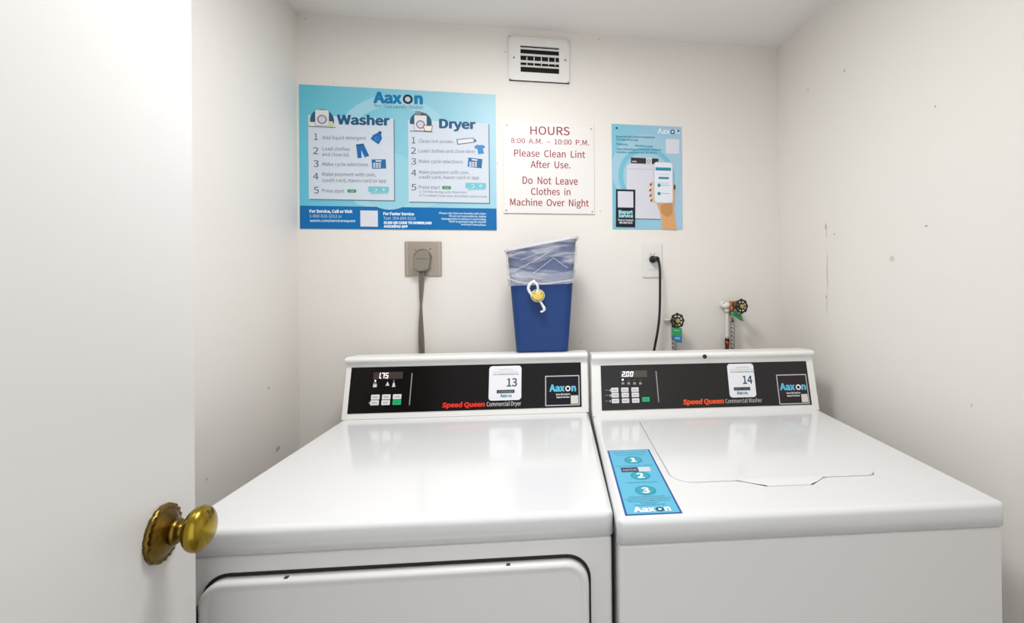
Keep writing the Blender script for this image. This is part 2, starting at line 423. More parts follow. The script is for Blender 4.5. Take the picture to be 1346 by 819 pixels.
# local panel plane for pixel work is taken in world space and moved back into machine space by parenting
def finish(root, objs):
    for o in objs:
        o.matrix_parent_inverse = root.matrix_world.inverted()

# ---- dryer ----
DW = 0.683
dry = thing('tumble_dryer', 'white front-loading dryer on the left, with black console reading 1.75', 'dryer')
place(dry, 0, 0, H, 0); bpy.context.view_layer.update()
top_with_hole(DW, 0.708, 0.0395).build('top_cap', M_ENAMEL, dry)
# cabinet with door opening
cab = MB(); cab.box((0.003, 0.004, -0.905), (DW-0.003, 0.70, -0.0425))
cabo = cab.build('cabinet', M_CABINET, dry, bevel=0.006)
feet = MB()
ft = MB(); 
for fx in (0.05, DW-0.05):
    for fy in (0.06, 0.62):
        MB().tube([(fx, fy, -0.92), (fx, fy, -0.900)], 0.02).build('foot', M_BLACK, dry)
door_o = rrect(0.0455, -0.62, 0.6435, -0.0690, (0.03, 0.03, 0.040, 0.040), 8)
def slab(pts, y0, y1, inset=0.0):
    c = (sum(p[0] for p in pts)/len(pts), sum(p[1] for p in pts)/len(pts))
    return None
def door_rings(x0, z0, x1, z1, r, ys_ins):
    rings = []
    for y, ins in ys_ins:
        rr = tuple(max(q-ins, 0.004) for q in r)
        rings.append([Vector((x, y, z)) for x, z in rrect(x0+ins, z0+ins, x1-ins, z1-ins, rr, 8)])
    return rings
MB().loops(door_rings(0.0485, -0.62, 0.6450, -0.0685, (.03, .03, .040, .040), [(0.0045, 0), (0.0030, 0.0)]), smooth=False).build('door_seal', M_DARK, dry)
dd = MB().loops(door_rings(0.0525, -0.616, 0.6410, -0.0735, (.028, .028, .037, .037), [(0.004, 0.0), (-0.008, 0.0), (-0.0115, 0.0015), (-0.013, 0.005), (-0.0130, 0.0075), (-0.0105, 0.0125), (-0.0100, 0.016)]), smooth=True)
dd = dd.build('loading_door', M_CABINET, dry)
for cxp in (378, 669):
    d = ray(cxp, 755 if cxp < 500 else 738.5); t_ = (0.0 - 0.006 - CAM.y)/d.y; P = CAM + d*t_
    c = MB(); c.box((P.x-0.004, -0.0095, -0.0748), (P.x+0.002, -0.004, -0.0728)); c.build('door_clip', M_SEAL, dd)
hg = MB(); hg.box((0.0440, -0.014, -0.16), (0.0520, 0.004, -0.113)); hg.build('door_hinge', M_SEAL, dry)
console(dry, DW, M_PANELB)

# ---- washer ----
WW = 0.651
was = thing('washing_machine', 'white top-loading washer on the right, with charcoal console reading 2.00', 'washing machine')
place(was, 0.6842 + 0.0, -0.0324, H + 0.002, -0.0096); bpy.context.view_layer.update()
x0, x1, y0, y1 = 0.121, 0.512, 0.1195, 0.495
def lid_outline(g):
    """outline of lid with its finger tab, grown by g"""
    a0, a1, b0, b1 = x0-g, x1+g, y0-g, y1+g
    p = rrect(a0, b0, a1, b1, (0.042+g, 0.018+g, 0.012+g, 0.012+g), 7)
    # insert the tab in the front edge (between bottom-left and bottom-right arcs)
    tab = [(0.232, b0), (0.246, b0-0.002), (0.270, b0-0.018), (0.282, b0-0.026), (0.292, b0-0.028), (0.362, b0-0.028), (0.370, b0-0.026), (0.384, b0-0.016), (0.400, b0-0.003), (0.412, b0)]
    return p[:8] + tab + p[8:]
hole = lid_outline(0.0018)
capm = top_with_hole(WW, 0.6935, 0.0395, hole)
capm.build('top_cap', M_ENAMEL, was)
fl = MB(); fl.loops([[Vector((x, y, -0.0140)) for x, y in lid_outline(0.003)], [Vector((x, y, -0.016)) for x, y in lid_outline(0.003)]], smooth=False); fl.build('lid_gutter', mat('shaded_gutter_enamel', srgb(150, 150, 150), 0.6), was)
ld_ = MB(); n_ = len(hole)
def lid_ring(g, z):
    pts = []
    for x, y in lid_outline(-g):
        zz = z
        if y < y0-0.003 and 0.22 < x < 0.42: zz = z - 0.0050*min(1, (y0-0.003-y)/0.020)
        yy = y + (0.0028 if y < y0-0.020 else 0)
        pts.append(Vector((x, yy, zz)))
    return pts
def lid_plain(g, z): return [Vector((x, y, z)) for x, y in rrect(x0+g, y0+g, x1-g, y1-g, (0.042-g, 0.018-g, 0.012-g, 0.012-g), 7)]
ld_.loops([lid_plain(0.0, -0.012), lid_plain(0.0, 0.0), lid_plain(0.0004, 0.0012), lid_plain(0.0012, 0.0018)], smooth=True, cap=False)
ld_.add(lid_plain(0.0012, 0.0018), [tuple(range(len(lid_plain(0, 0))))], False)
tb = [((0.236, 0.408), y0+0.0013, 0.0018), ((0.240, 0.404), y0-0.001, 0.0016), ((0.254, 0.394), y0-0.009, 0.0008), ((0.270, 0.384), y0-0.016, -0.0001), ((0.284, 0.372), y0-0.0205, -0.0010), ((0.288, 0.368), y0-0.0225, -0.0022), ((0.288, 0.368), y0-0.0215, -0.012)]
ld_.add([Vector((x, y, z)) for xs, y, z in tb for x in (xs[0], xs[1])], [(2*i, 2*i+1, 2*i+3, 2*i+2) for i in range(6)], True)
lid = ld_.build('lid', M_ENAMEL, was, weld=False)
cb = MB(); cb.box((0.003, 0.004, -0.905), (WW-0.003, 0.69, -0.0425)); cb.build('cabinet', M_CABINET, was, bevel=0.006)
for fx in (0.05, WW-0.05):
    for fy in (0.06, 0.62):
        MB().tube([(fx, fy, -0.922), (fx, fy, -0.900)], 0.02).build('foot', M_BLACK, was)
ch = console(was, WW, M_PANELG); ch.location = (0, -0.0155, -0.0012)

def panel_plane(root, dy, dz=0.0):
    """front face of the console as a plane in world space"""
    M = root.matrix_world
    O = M @ Vector((0, 0.5700+dy, 0.0120+dz)); U = (M.to_3x3() @ Vector((1, 0, 0))); V = M.to_3x3() @ Vector((0, 0.0350, 0.1395))
    return Plane(O, U, V)
def control_panel(root, pl, corners, Mp, name='control_panel'):
    """dark glossy panel, its four pixel corners TL TR BR BL"""
    q = [pl.uv(*c) for c in corners]
    u0 = (q[0][0]+q[3][0])/2; u1 = (q[1][0]+q[2][0])/2; v1 = (q[0][1]+q[1][1])/2; v0 = (q[2][1]+q[3][1])/2
    mb = MB(); mb.loops([[pl.p(u, v, n) for u, v in ((u0, v0), (u1, v0), (u1, v1), (u0, v1))] for n in (-0.004, 0.0016)], smooth=False)
    o = mb.build(name, Mp, root, bevel=0.0003, seg=1); finish(root, [o]); return o
class MP(Print):
    """print whose objects hang under a panel or sticker already in world coordinates"""
    def __init__(s, plane, parent, root, base): super().__init__(plane, parent, base); s.root = root
    def done(s):
        out = super().done()
        for o in out.values():
            if s.par is s.root: o.matrix_parent_inverse = s.root.matrix_world.inverted()
        return out
def logo(P, x0, y0, x1, cap, c1, cring, cin, layer=3, name='logo', bold=0.03, y1=None):
    """the shop logo: letters with a drum ring for the o"""
    w_ = x1-x0; yy = y0 if y1 is None else y1; f = lambda k: y0 + (yy-y0)*k
    P.text(name, c1, 'Aax', x0, y0, x0+w_*0.575, cap, layer, bold=bold, y1=f(.58))
    P.text(name, c1, 'n', x0+w_*0.825, f(.83), x1, cap, layer, bold=bold, y1=yy)
    xc = x0+w_*0.695; yc = f(.695) - cap*0.375; r = w_*0.100
    P.disc(name+'_ring', cring, xc, yc, r, layer, r0=r*0.56)
    if cin: P.disc(name+'_drum', cin, xc, yc, r*0.56, layer)

def sticker_number(root, pl, x0, y0, x1, y1, num):
    """rounded white service sticker with the machine's number; pixel corners on the panel"""
    u0, v1 = pl.uv(x0, y0); u1, v0 = pl.uv(x1, y1)
    mb = MB(); mb.loops([[pl.p(u, v, n) for u, v in rrect(u0, v0, u1, v1, 0.009, 6)] for n in (0.0014, 0.0021)], smooth=False)
    st = mb.build('number_sticker', ink(232, 233, 238), root); finish(root, [st])
    P = MP(pl, st, root, 0.0021)
    k = (x1-x0)/42.0; g = lambda fx, fy: (x0+(x1-x0)*fx, y0+(y1-y0)*fy)
    t1 = lambda s_, fx0, fy, fx1, cap, M, nm, **kw: P.text(nm, M, s_, *g(fx0, fy), x0+(x1-x0)*fx1, cap, 1, **kw)
    gr = ink(150, 152, 160)
    t1('Scan for Price', .30, .12, .74, 1.8, gr, 'small_lettering')
    t1('Download the Aaxon App to pay', .12, .19, .90, 1.5, gr, 'small_lettering')
    t1('CALL FOR SERVICE 800-826-1012', .12, .265, .92, 1.7, ink(120, 122, 130), 'small_lettering', bold=0.02)
    t1(num, .545, .60, .87, 10.5, ink(52, 76, 98), 'number_lettering', bold=0.012, res=4)
    a_ = g(.23, .71); b2 = g(.79, .795); P.rect('dark_bar', ink(64, 66, 72), a_[0], a_[1], b2[0], b2[1], 1)
    t1('machine number', .27, .785, .75, 2.2, ink(200, 200, 205), 'bar_lettering')
    c_ = g(.34, .92)
    logo(P, c_[0], c_[1], g(.70, .92)[0], 4.2, ink(40, 140, 160), ink(60, 72, 84), None, 1, 'logo')
    P.done(); return st
def sticker_logo(root, pl, x0, y0, x1, y1, tint):
    u0, v1 = pl.uv(x0, y0); u1, v0 = pl.uv(x1, y1)
    mb = MB(); mb.loops([[pl.p(u, v, n) for u, v in rrect(u0, v0, u1, v1, 0.0015, 3)] for n in (0.0014, 0.0019)], smooth=False)
    st = mb.build('service_sticker', ink(196, 190, 196), root); finish(root, [st])
    P = MP(pl, st, root, 0.0019)
    P.rect('dark_field', tint, x0+1.3, y0+1.3, x1-1.3, y1-1.3, 1)
    w_ = x1-x0; h_ = y1-y0
    logo(P, x0+w_*.12, y0+h_*.53, x0+w_*.89, h_*.235, ink(96, 190, 224), ink(240, 240, 244), None, 2, 'logo', 0.03, y1=y0+h_*.515)
    P.text('small_lettering', ink(225, 222, 226), 'Scan QR Code to', x0+w_*.31, y0+h_*.66, x0+w_*.72, h_*.055, 2, bold=0.03)
    P.text('small_lettering', ink(225, 222, 226), 'Report Service', x0+w_*.33, y0+h_*.755, x0+w_*.70, h_*.055, 2, bold=0.03)
    P.rect('white_square', ink(214, 214, 206), x0+w_*.735, y0+h_*.67, x0+w_*.955, y0+h_*.945, 2)
    P.done(); return st
SEG = {'0': 'abcdef', '1': 'bc', '2': 'abged', '5': 'afgcd', '7': 'abc'}
def seven(P, s_, xs, y0, y1, wd, M):
    """lit segment digits; xs = left pixel of each digit"""
    for ch_, x in zip(s_, xs):
        ym = (y0+y1)/2; t = 0.8; sh = 0.6
        R = {'a': (x, y0, x+wd, y0+t), 'g': (x, ym-t/2, x+wd, ym+t/2), 'd': (x, y1-t, x+wd, y1), 'f': (x, y0, x+t, ym), 'b': (x+wd-t, y0, x+wd, ym), 'e': (x, ym, x+t, y1), 'c': (x+wd-t, ym, x+wd, y1)}
        for k in SEG[ch_]:
            a, b, c, d = R[k]; f = lambda yy: sh*(y1-yy)/(y1-y0)*1.6
            P.poly('display_digits', M, [(a+f(d), d), (c+f(d), d), (c+f(b), b), (a+f(b), b)], 2)
def button(par, root, pl, x0, y0, x1, y1, M, word, wM):
    u0, v1 = pl.uv(x0, y0); u1, v0 = pl.uv(x1, y1)
    mb = MB(); mb.loops([[pl.p(u, v, n) for u, v in rrect(u0+i, v0+i, u1-i, v1-i, 0.0016, 3)] for n, i in ((0.0012, 0), (0.0024, 0), (0.0028, 0.0005))], smooth=False)
    o = mb.build('button', M, par)
    return o

# dryer console face
plD = panel_plane(dry, 0.0)
cp = control_panel(dry, plD, [(463.3, 482.8), (763.3, 476.8), (764.6, 535.4), (455.9, 543.5)], M_PANELB)
P = MP(plD, cp, dry, 0.0016)
P.rect('display_window', ink(66, 54, 50), 491.5, 489.6, 529.5, 497.8, 1)
lit = ink(255, 255, 255, 1.2)
seven(P, '175', [496.2, 501.6, 506.6], 490.2, 497.2, 3.6, lit)
P.disc('display_digits', lit, 500.6, 497.0, 0.7, 2, n=10)
wht = ink(214, 214, 214); gm = ink(150, 150, 150)
P.disc('indicator_light', lit, 493.6, 500.6, 1.1, 1, n=14)
P.rect('icon', gm, 491, 503.0, 495.2, 504.4, 1); P.rect('icon', wht, 490.8, 505.2, 495.4, 509.0, 1)
P.poly('icon', wht, [(507, 507.2), (512, 507.0), (510.2, 502), (509.6, 502)], 1)
P.poly('icon', wht, [(515.5, 508.8), (520, 508.6), (519, 503.6), (518, 502), (517, 503.6)], 1)
P.rect('icon', gm, 517.5, 499.6, 518.6, 501.4, 1)
P.text('icon', wht, '\u25C0' if False else '<', 484.8, 531.0, 487.0, 2.6, 1, bold=0.04)
P.poly('divider_line', ink(150, 148, 146), [(541.3, 490.6), (542.6, 490.6), (539.0, 532.6), (537.7, 532.6)], 1)
P.text('red_lettering', ink(232, 48, 34), 'Speed Queen', 581.0, 535.6, 637.2, 6.2, 1, bold=0.035, y1=534.2, shear=0.1, res=3)
P.text('white_lettering', ink(222, 222, 222), 'Commercial Dryer', 639.8, 534.2, 685.0, 5.6, 1, bold=0.0, y1=533.0, res=3)
bw = [('HIGH', 488.4, 519.0), ('MED', 502.8, 518.7), ('LOW', 517.0, 518.4), ('DELI', 487.4, 526.4), ('NO HEAT', 502.0, 526.1), ('START', 516.6, 525.8)]
for i, (word, bx, byy) in enumerate(bw):
    green = word == 'START'
    button(cp, dry, plD, bx, byy, bx+10.6, byy+6.3, ink(40, 176, 112) if green else ink(228, 226, 224), word, None)
    P.text('button_lettering', ink(20, 120, 70) if green else ink(70, 70, 70), word, bx+2, byy+4.4, bx+8.6, 2.2, 6)
P.done()
sticker_number(dry, plD, 643.4, 481.6, 685.2, 525.6, '13')
sticker_logo(dry, plD, 716.6, 494.2, 762.2, 532.6, ink(14, 10, 20))

# washer console face
plW = panel_plane(was, -0.0155, -0.0012)
cp = control_panel(was, plW, [(788.7, 481.4), (1058.2, 474.0), (1067.6, 531.3), (791.9, 540.3)], M_PANELG)
P = MP(plW, cp, was, 0.0016)
P.rect('display_window', ink(84, 78, 68), 815.5, 487.6, 850.6, 495.6, 1)
seven(P, '200', [817.4, 822.6, 827.8], 488.6, 495.0, 3.6, lit)
P.disc('display_digits', lit, 821.9, 494.8, 0.6, 2, n=10)
P.disc('indicator_light', lit, 818.4, 499.2, 1.2, 1, n=14)
for xx in (818.7, 826.2, 833.9, 841.6):
    P.rect('icon', gm, xx-1.8, 502.6, xx+1.8, 505.4, 1)
    P.rect('icon', ink(110, 106, 108), xx-1.6, 499.6, xx+1.6, 500.2, 1) if xx > 820 else None
P.poly('divider_line', ink(150, 148, 146), [(861.4, 488.0), (862.8, 488.0), (866.4, 528.6), (865.0, 528.6)], 1)
P.text('red_lettering', ink(236, 86, 40), 'Speed Queen', 897.6, 531.6, 951.2, 6.4, 1, bold=0.035, y1=530.0, shear=0.1, res=3)
P.text('white_lettering', ink(206, 204, 206), 'Commercial Washer', 953.6, 530.0, 1001.6, 5.4, 1, bold=0.0, y1=528.6, res=3)
rows = [(509.9, ('NORMAL', 'WHITES', 'DELICATE')), (516.7, ('WARM', 'COLORS', 'HOT')), (524.2, ('COLD', 'BRIGHT', 'SOIL'))]
for r_, (yy, ws) in enumerate(rows):
    for c_, word in enumerate(ws):
        bx = 803.0 + 13.3*c_ + 0.5*r_; b0 = yy - 0.25*c_
        button(cp, was, plW, bx, b0, bx+9.8, b0+5.7, ink(226, 224, 226), word, None)
        P.text('button_lettering', ink(70, 70, 74), word, bx+1.6, b0+4.0, bx+8.2, 2.0, 6)
    P.poly('pointer', ink(200, 200, 204), [(800.4, yy+3.2), (802.6, yy+1.6), (802.6, yy+4.8)], 1)
    P.rect('pointer', ink(120, 118, 122), 795.4, yy+2.6, 799.4, yy+3.5, 1)
button(cp, was, plW, 844.0, 522.2, 853.8, 527.9, ink(40, 184, 120), 'START', None)
P.text('button_lettering', ink(20, 120, 70), 'START', 845.6, 526.2, 852.4, 2.0, 6)
P.done()
sticker_number(was, plW, 955.0, 478.6, 994.2, 521.8, '14')
sticker_logo(was, plW, 1019.6, 492.6, 1064.2, 530.6, ink(46, 38, 42))
# lock plug in the washer console lip
lk = MB(); Mw = was.matrix_world
d = ray(926.2, 468.6); t_ = (Mw @ Vector((0.3, 0.575, 0.158)) - CAM).y/d.y; C_ = CAM + d*t_
lk.lathe([(0.0001, -0.002), (0.0062, -0.002), (0.0062, 0.0), (0.005, 0.0012), (0.0001, 0.0012)], C_ + Vector((0, -0.0015, 0)), (0, -1, 0.25), 20)
o = lk.build('lock_plug', M_BLACK, was); finish(was, [o])

# blue instruction sticker on the washer top
plT = Plane(Mw @ Vector((0, 0, 0.0)), Mw.to_3x3() @ Vector((1, 0, 0)), Mw.to_3x3() @ Vector((0, 1, 0)))
q = (0.0145, 0.0108, 0.1070, 0.2915)
mb = MB(); mb.loops([[plT.p(u, v, n) for u, v in ((q[0], q[1]), (q[2], q[1]), (q[2], q[3]), (q[0], q[3]))] for n in (0.0, 0.0005)], smooth=False)
st = mb.build('instruction_sticker', ink(46, 88, 158), was); finish(was, [st])
P = MP(plT, st, was, 0.0005)
P.poly('blue_field', ink(98, 182, 212), [(q[0]+.0035, q[1]+.003), (q[2]-.0035, q[1]+.003), (q[2]-.0035, q[3]-.003), (q[0]+.0035, q[3]-.003)], 1, True)
def tdisc(nm, M, u, v, r, layer, r0=0):
    A = [2*math.pi*k/28 for k in range(29)]
    if r0:
        P.mb(nm, M).add([P.P(u+x*math.cos(a), v+x*math.sin(a), layer) for a in A for x in (r0, r)], [(2*i, 2*i+1, 2*i+3, 2*i+2) for i in range(28)])
    else: P.poly(nm, M, [(u+r*math.cos(a), v+r*math.sin(a)) for a in A[:-1]], layer, True)
def ttext(nm, M, s_, u0, v0, u1, cap, layer=3, bold=0.0):
    vs, fs = glyphs(s_, bold); a = min(v.x for v in vs); b = max(v.x for v in vs); sx = (u1-u0)/(b-a); sy = cap/cap_h(bold)
    P.mb(nm, M).add([P.P(u0+(v.x-a)*sx, v0+v.y*sy, layer+v.z*1000) for v in vs], fs)
cu = 0.0605
for num, px, py in (('1', 832.5, 605.2), ('2', 841.8, 625.8), ('3', 848.6, 645.2)):
    u, v = plT.uv(px, py)
    tdisc('number_disc', ink(52, 160, 182), u, v, 0.0165, 2); tdisc('disc_rim', ink(36, 134, 160), u, v, 0.0185, 2, 0.0165)
    ttext('number_lettering', ink(236, 244, 246), num, u-0.007, v-0.010, u+0.007, 0.021, 3, 0.03)
dk = ink(52, 96, 128)
for s_, a, py_, b in (('Download the app to pay', .026, 595.4, .097), ('from your phone, it is easy', .030, 598.4, .091), ('Scan the code on the machine', .024, 613.2, .098), ('Choose the cycle', .034, 635.4, .090),
                     ('Payment with card or coin:', .030, 654.6, .092), ('Load the machine and close the lid', .022, 657.4, .100), ('add soap and select the cycle', .026, 660.2, .096), ('Press start', .046, 663.0, .076), ('For service text or call', .036, 665.8, .086)):
    ttext('small_lettering', dk, s_, a, plT.uv(840, py_)[1], b, 0.0045, 2)
a, b = plT.uv(817.5, 621.5), plT.uv(837.5, 614.8)
P.poly('dark_badge', ink(64, 58, 84), [(a[0], a[1]), (b[0], a[1]), (b[0], b[1]), (a[0], b[1])], 2, True)
P.poly('white_square', ink(206, 210, 220), [(b[0]+.001, a[1]), (b[0]+.024, a[1]), (b[0]+.024, b[1]), (b[0]+.001, b[1])], 2, True)
ttext('badge_lettering', ink(180, 178, 196), 'SCAN TO PAY', a[0]+.003, a[1]+.005, b[0]-.002, 0.008, 3, 0.02)
wh = ink(238, 242, 246)
ttext('logo', wh, 'Aax', .030, .0190, .0655, 0.0165, 3, 0.03); ttext('logo', wh, 'n', .0810, .0190, .0910, 0.0165, 3, 0.03)
tdisc('logo_ring', ink(44, 84, 104), .0733, .0252, .0068, 3, .0030); tdisc('logo_drum', wh, .0733, .0252, .0030, 3)
P.done()

# ------------------------------------------------------------------ wall vent
def wbox(mb, u0, v0, u1, v1, n0, n1, pl=BACK):
    vs = [pl.p(u, v, n) for n in (n0, n1) for u, v in ((u0, v0), (u1, v0), (u1, v1), (u0, v1))]
    return mb.add(vs, [(0,3,2,1),(4,5,6,7),(0,1,5,4),(1,2,6,5),(2,3,7,6),(3,0,4,7)])
vent = thing('air_vent', 'square white louvred air vent high on the back wall under the ceiling', 'vent')
u0, v1 = 0.4430, 1.1995; u1, v0 = 0.6450, 1.0535
a0, a1 = BACK.uv(684, 61)[0], BACK.uv(734.5, 61)[0]; c1, c0 = BACK.uv(700, 61.8)[1], BACK.uv(700, 96.4)[1]
fr = MB(); 
for (p0, q0, p1, q1) in ((u0, v0, a0, v1), (a1, v0, u1, v1), (a0, v0, a1, c0), (a0, c1, a1, v1)): wbox(fr, p0, q0, p1, q1, 0.0, 0.007)
fr.build('vent_frame', M_VWHITE, vent)
rm = MB()                                                         # raised rim pieces round the face
for (p0, q0, p1, q1) in ((u0, v0, u0+.006, v1), (u1-.006, v0, u1, v1), (u0, v0, u1, v0+.005), (u0, v1-.005, u1, v1)): wbox(rm, p0, q0, p1, q1, 0.0, 0.0095)
rm.build('vent_rim', M_VWHITE, vent)
dc = MB(); wbox(dc, a0, c0, a1, c1, 0.0002, 0.0012); dc.build('duct_opening', M_DUCT, vent)
nl = 5; hh = (c1-c0)/nl
for i, (pa, pb) in enumerate(((64.4, 67.4), (72.3, 75.7), (81.0, 84.6), (87.4, 90.2))):
    va, vb = BACK.uv(709, pa)[1], BACK.uv(709, pb)[1]
    m_ = MB(); vs = [BACK.p(u, v, n) for u in (a0, a1) for v, n in ((va, 0.002), (vb, 0.0065), (vb-0.0008, 0.0075), (va+0.0004, 0.003))]
    m_.add(vs, [(0,1,2,3), (7,6,5,4), (0,4,5,1), (1,5,6,2), (2,6,7,3), (3,7,4,0)]); m_.build('louvre', M_VWHITE, vent)
for pu in (692.5, 702.0, 711.5, 721, 729.5):
    uu = BACK.uv(pu, 76)[0]; f = MB(); wbox(f, uu-.0014, BACK.uv(pu, 86.8)[1], uu+.0014, BACK.uv(pu, 75.6)[1], 0.0013, 0.004); f.build('rear_blade', M_VWHITE, vent)
for px, py in ((675.5, 77), (742.6, 80.6)):
    uu, vv = BACK.uv(px, py); f = MB(); f.lathe([(0.0001, 0.0), (0.0035, 0.0), (0.003, 0.0015), (0.0001, 0.002)], BACK.p(uu, vv, 0.007), Nb, 14); f.build('screw', M_SCREW, vent)

# ------------------------------------------------------------------ big blue poster
def sheet(pl, parent, name, M, u0, v0, u1, v1, n0, n1, bevel=0):
    mb = MB(); wbox(mb, u0, v0, u1, v1, n0, n1, pl); return mb.build(name, M, parent, bevel=bevel)
def grad(name, c0, c1, u0, u1):
    """colour fade across the sheet, along the wall"""
    M = mat(name, c0, 0.4); N, L = M.node_tree.nodes, M.node_tree.links
    tc = N.new('ShaderNodeTexCoord'); sx = N.new('ShaderNodeSeparateXYZ'); mr = N.new('ShaderNodeMapRange'); mx = N.new('ShaderNodeMix'); mx.data_type = 'RGBA'
    L.new(tc.outputs['Object'], sx.inputs[0]); L.new(sx.outputs[0], mr.inputs[0])
    mr.inputs[1].default_value = u0; mr.inputs[2].default_value = u1
    mx.inputs[6].default_value = (*c0, 1); mx.inputs[7].default_value = (*c1, 1)
    L.new(mr.outputs[0], mx.inputs[0]); L.new(mx.outputs[2], N['Principled BSDF'].inputs['Base Color'])
    return M
pos = thing('instruction_poster', 'large blue laundry poster with Washer and Dryer steps, left on the back wall', 'poster')
U0, V1, U1, V0 = -0.2078, 1.0029, 0.3971, 0.5493
sheet(BACK, pos, 'poster_sheet', grad('poster_print_blue', srgb(92, 190, 212), srgb(162, 206, 222), U0, U1), U0, V0, U1, V1, 0.0, 0.0025)
P = Print(BACK, pos, 0.0025)
ft = ink(8, 106, 172)
vb = BACK.uv(395, 270.5)[1]
P.poly('footer_band', ft, [(U0, V0), (U1, V0), (U1, vb), (U0, vb)], 1, True)
clip = (U0, vb, U1, V1)
P.disc('swirl', ink(160, 208, 224), 520, 205, 84, 1, r0=68, clip=clip)
P.disc('swirl', ink(150, 204, 220), 512, 238, 40, 1.2, r0=0)
def card(x0, y0, x1, y1):
    a = BACK.uv(x0, y0); b = BACK.uv(x1, y1)
    P.poly('card_shadow', ink(96, 130, 146), [(a[0]+.003, b[1]-.0035), (b[0]+.003, b[1]-.0035), (b[0]+.003, a[1]-.003), (a[0]+.003, a[1]-.003)], 2, True)
    P.poly('text_card', ink(206, 215, 226), [(a[0], b[1]), (b[0], b[1]), (b[0], a[1]), (a[0], a[1])], 3, True)
card(405.6, 151.6, 518.5, 263.6); card(536.6, 158.0, 643.0, 267.0)
navy = ink(28, 92, 132); gt = ink(112, 120, 134); gn = ink(78, 92, 110)
logo(P, 491, 135.2, 556.2, 14.5, ink(20, 122, 172), ink(20, 42, 66), ink(196, 200, 212), 3, 'logo', 0.035, y1=137.0)
P.text('tagline_lettering', ink(64, 104, 122), 'Your Total Laundry Solution', 491.5, 141.4, 555.6, 4.4, 3, y1=143.6, shear=0.2)
P.text('heading_lettering', navy, 'Washer', 443.4, 163.4, 513.0, 12.2, 5, bold=0.03, y1=165.0, res=4)
P.text('heading_lettering', navy, 'Dryer', 577.4, 168.4, 625.6, 11.8, 5, bold=0.03, y1=169.8, res=4)
L1 = [('1', 'Add liquid detergent', None, 413.2, 183.8, 424.2, 481.8), ('2', 'Load clothes', 'and close lid.', 412.2, 202.6, 424.4, 460.2), ('3', 'Make cycle selections', None, 412.6, 219.4, 424.4, 484.6), ('4', 'Make payment with coin,', 'credit card, Aaxon card or app', 412.4, 236.4, 424.2, 494.4), ('5', 'Press start', None, 413.2, 254.2, 424.2, 452.6)]
T1 = [[('Add liquid detergent', 424.2, 183.4, 481.6)], [('Load clothes', 424.4, 198.0, 460.4), ('and close lid.', 424.2, 205.4, 460.0)], [('Make cycle selections', 424.4, 218.2, 484.4)],
      [('Make payment with coin,', 424.2, 231.4, 494.6), ('credit card, Aaxon card or app', 424.2, 239.4, 508.2)], [('Press start', 424.2, 253.0, 452.8)]]
N1 = [(413.6, 184.4), (412.4, 202.8), (412.8, 219.6), (412.4, 236.2), (413.0, 254.4)]
for i in range(5):
    P.text('step_number', gn, str(i+1), N1[i][0], N1[i][1], N1[i][0]+(4.8 if i == 0 else 6.8), 8.6, 5, res=3)
    for s_, x_, y_, xe in T1[i]: P.text('step_lettering', gt, s_, x_, y_, xe, 4.5, 5, y1=y_+0.8)
T2 = [[('Clean lint screen.', 550.8, 188.0, 596.6)], [('Load clothes and close door', 550.8, 200.8, 624.8)], [('Make cycle selections', 551.0, 214.4, 608.4)],
      [('Make payment with coin,', 551.0, 228.6, 617.4), ('credit card, Aaxon card or app', 550.8, 235.2, 629.8)], [('Press start', 550.8, 248.2, 578.4)]]
N2 = [(541.6, 188.8), (540.6, 202.4), (540.8, 216.6), (541.0, 231.6), (541.0, 250.4)]
for i in range(5):
    P.text('step_number', gn, str(i+1), N2[i][0], N2[i][1], N2[i][0]+(4.8 if i == 0 else 6.6), 8.2, 5, res=3)
    for s_, x_, y_, xe in T2[i]: P.text('step_lettering', gt, s_, x_, y_, xe, 4.3, 5, y1=y_+0.7)
P.text('small_lettering', gt, 'a. To stop during cycle: Open door', 552.0, 253.4, 614.0, 2.8, 5); P.text('small_lettering', gt, 'b. To restart: Close door and select: (same) cycle', 552.0, 258.4, 640.0, 2.8, 5)
for x_, y_ in ((457.2, 249.2), (581.4, 244.8)):
    P.rect('start_key', ink(58, 140, 88), x_, y_, x_+11.6, y_+4.4, 5, r=0.003); P.text('start_lettering', ink(200, 226, 206), 'START', x_+2.4, y_+3.4, x_+9.4, 2.2, 6)
# footer writing
wf = ink(196, 222, 240); wb_ = ink(226, 240, 250)
for s_, x_, y_, xe, c_, bd, M_ in (('For Service, Call or Visit', 407.4, 279.6, 463.8, 4.0, .03, wb_), ('1-800-826-1012 or', 407.8, 286.0, 450.0, 4.0, .0, wf), ('aaxon.com/servicerequest', 408.0, 291.6, 467.6, 3.4, .02, wf),
                           ('For Faster Service', 504.2, 282.8, 544.6, 3.8, .03, wb_), ('Text  954-806-5216', 504.4, 288.8, 546.8, 3.8, .0, wf), ('SCAN QR CODE TO DOWNLOAD', 504.6, 294.4, 567.8, 3.4, .04, wb_), ('AAXONPAY APP', 504.8, 299.2, 536.4, 3.4, .04, wb_)):
    P.text('footer_lettering', M_, s_, x_, y_, xe, c_, 3, bold=bd, y1=y_+0.5)
for s_, x_, y_ in (('Please only clean our laundry suits clean.', 577.4, 281.4), ('We are not responsible for clothes', 590.4, 285.2), ('damaged due to misuse or overloading.', 580.4, 288.8), ('Refer to garment tags for washer', 590.6, 292.4), ('and dryer instructions.', 606.2, 296.2)):
    P.text('footer_small_lettering', wf, s_, x_, y_, 639.4, 2.5, 3, bold=0.02, y1=y_+0.9)
P.rect('white_square', ink(216, 220, 228), 474.0, 276.8, 497.2, 298.2, 3)
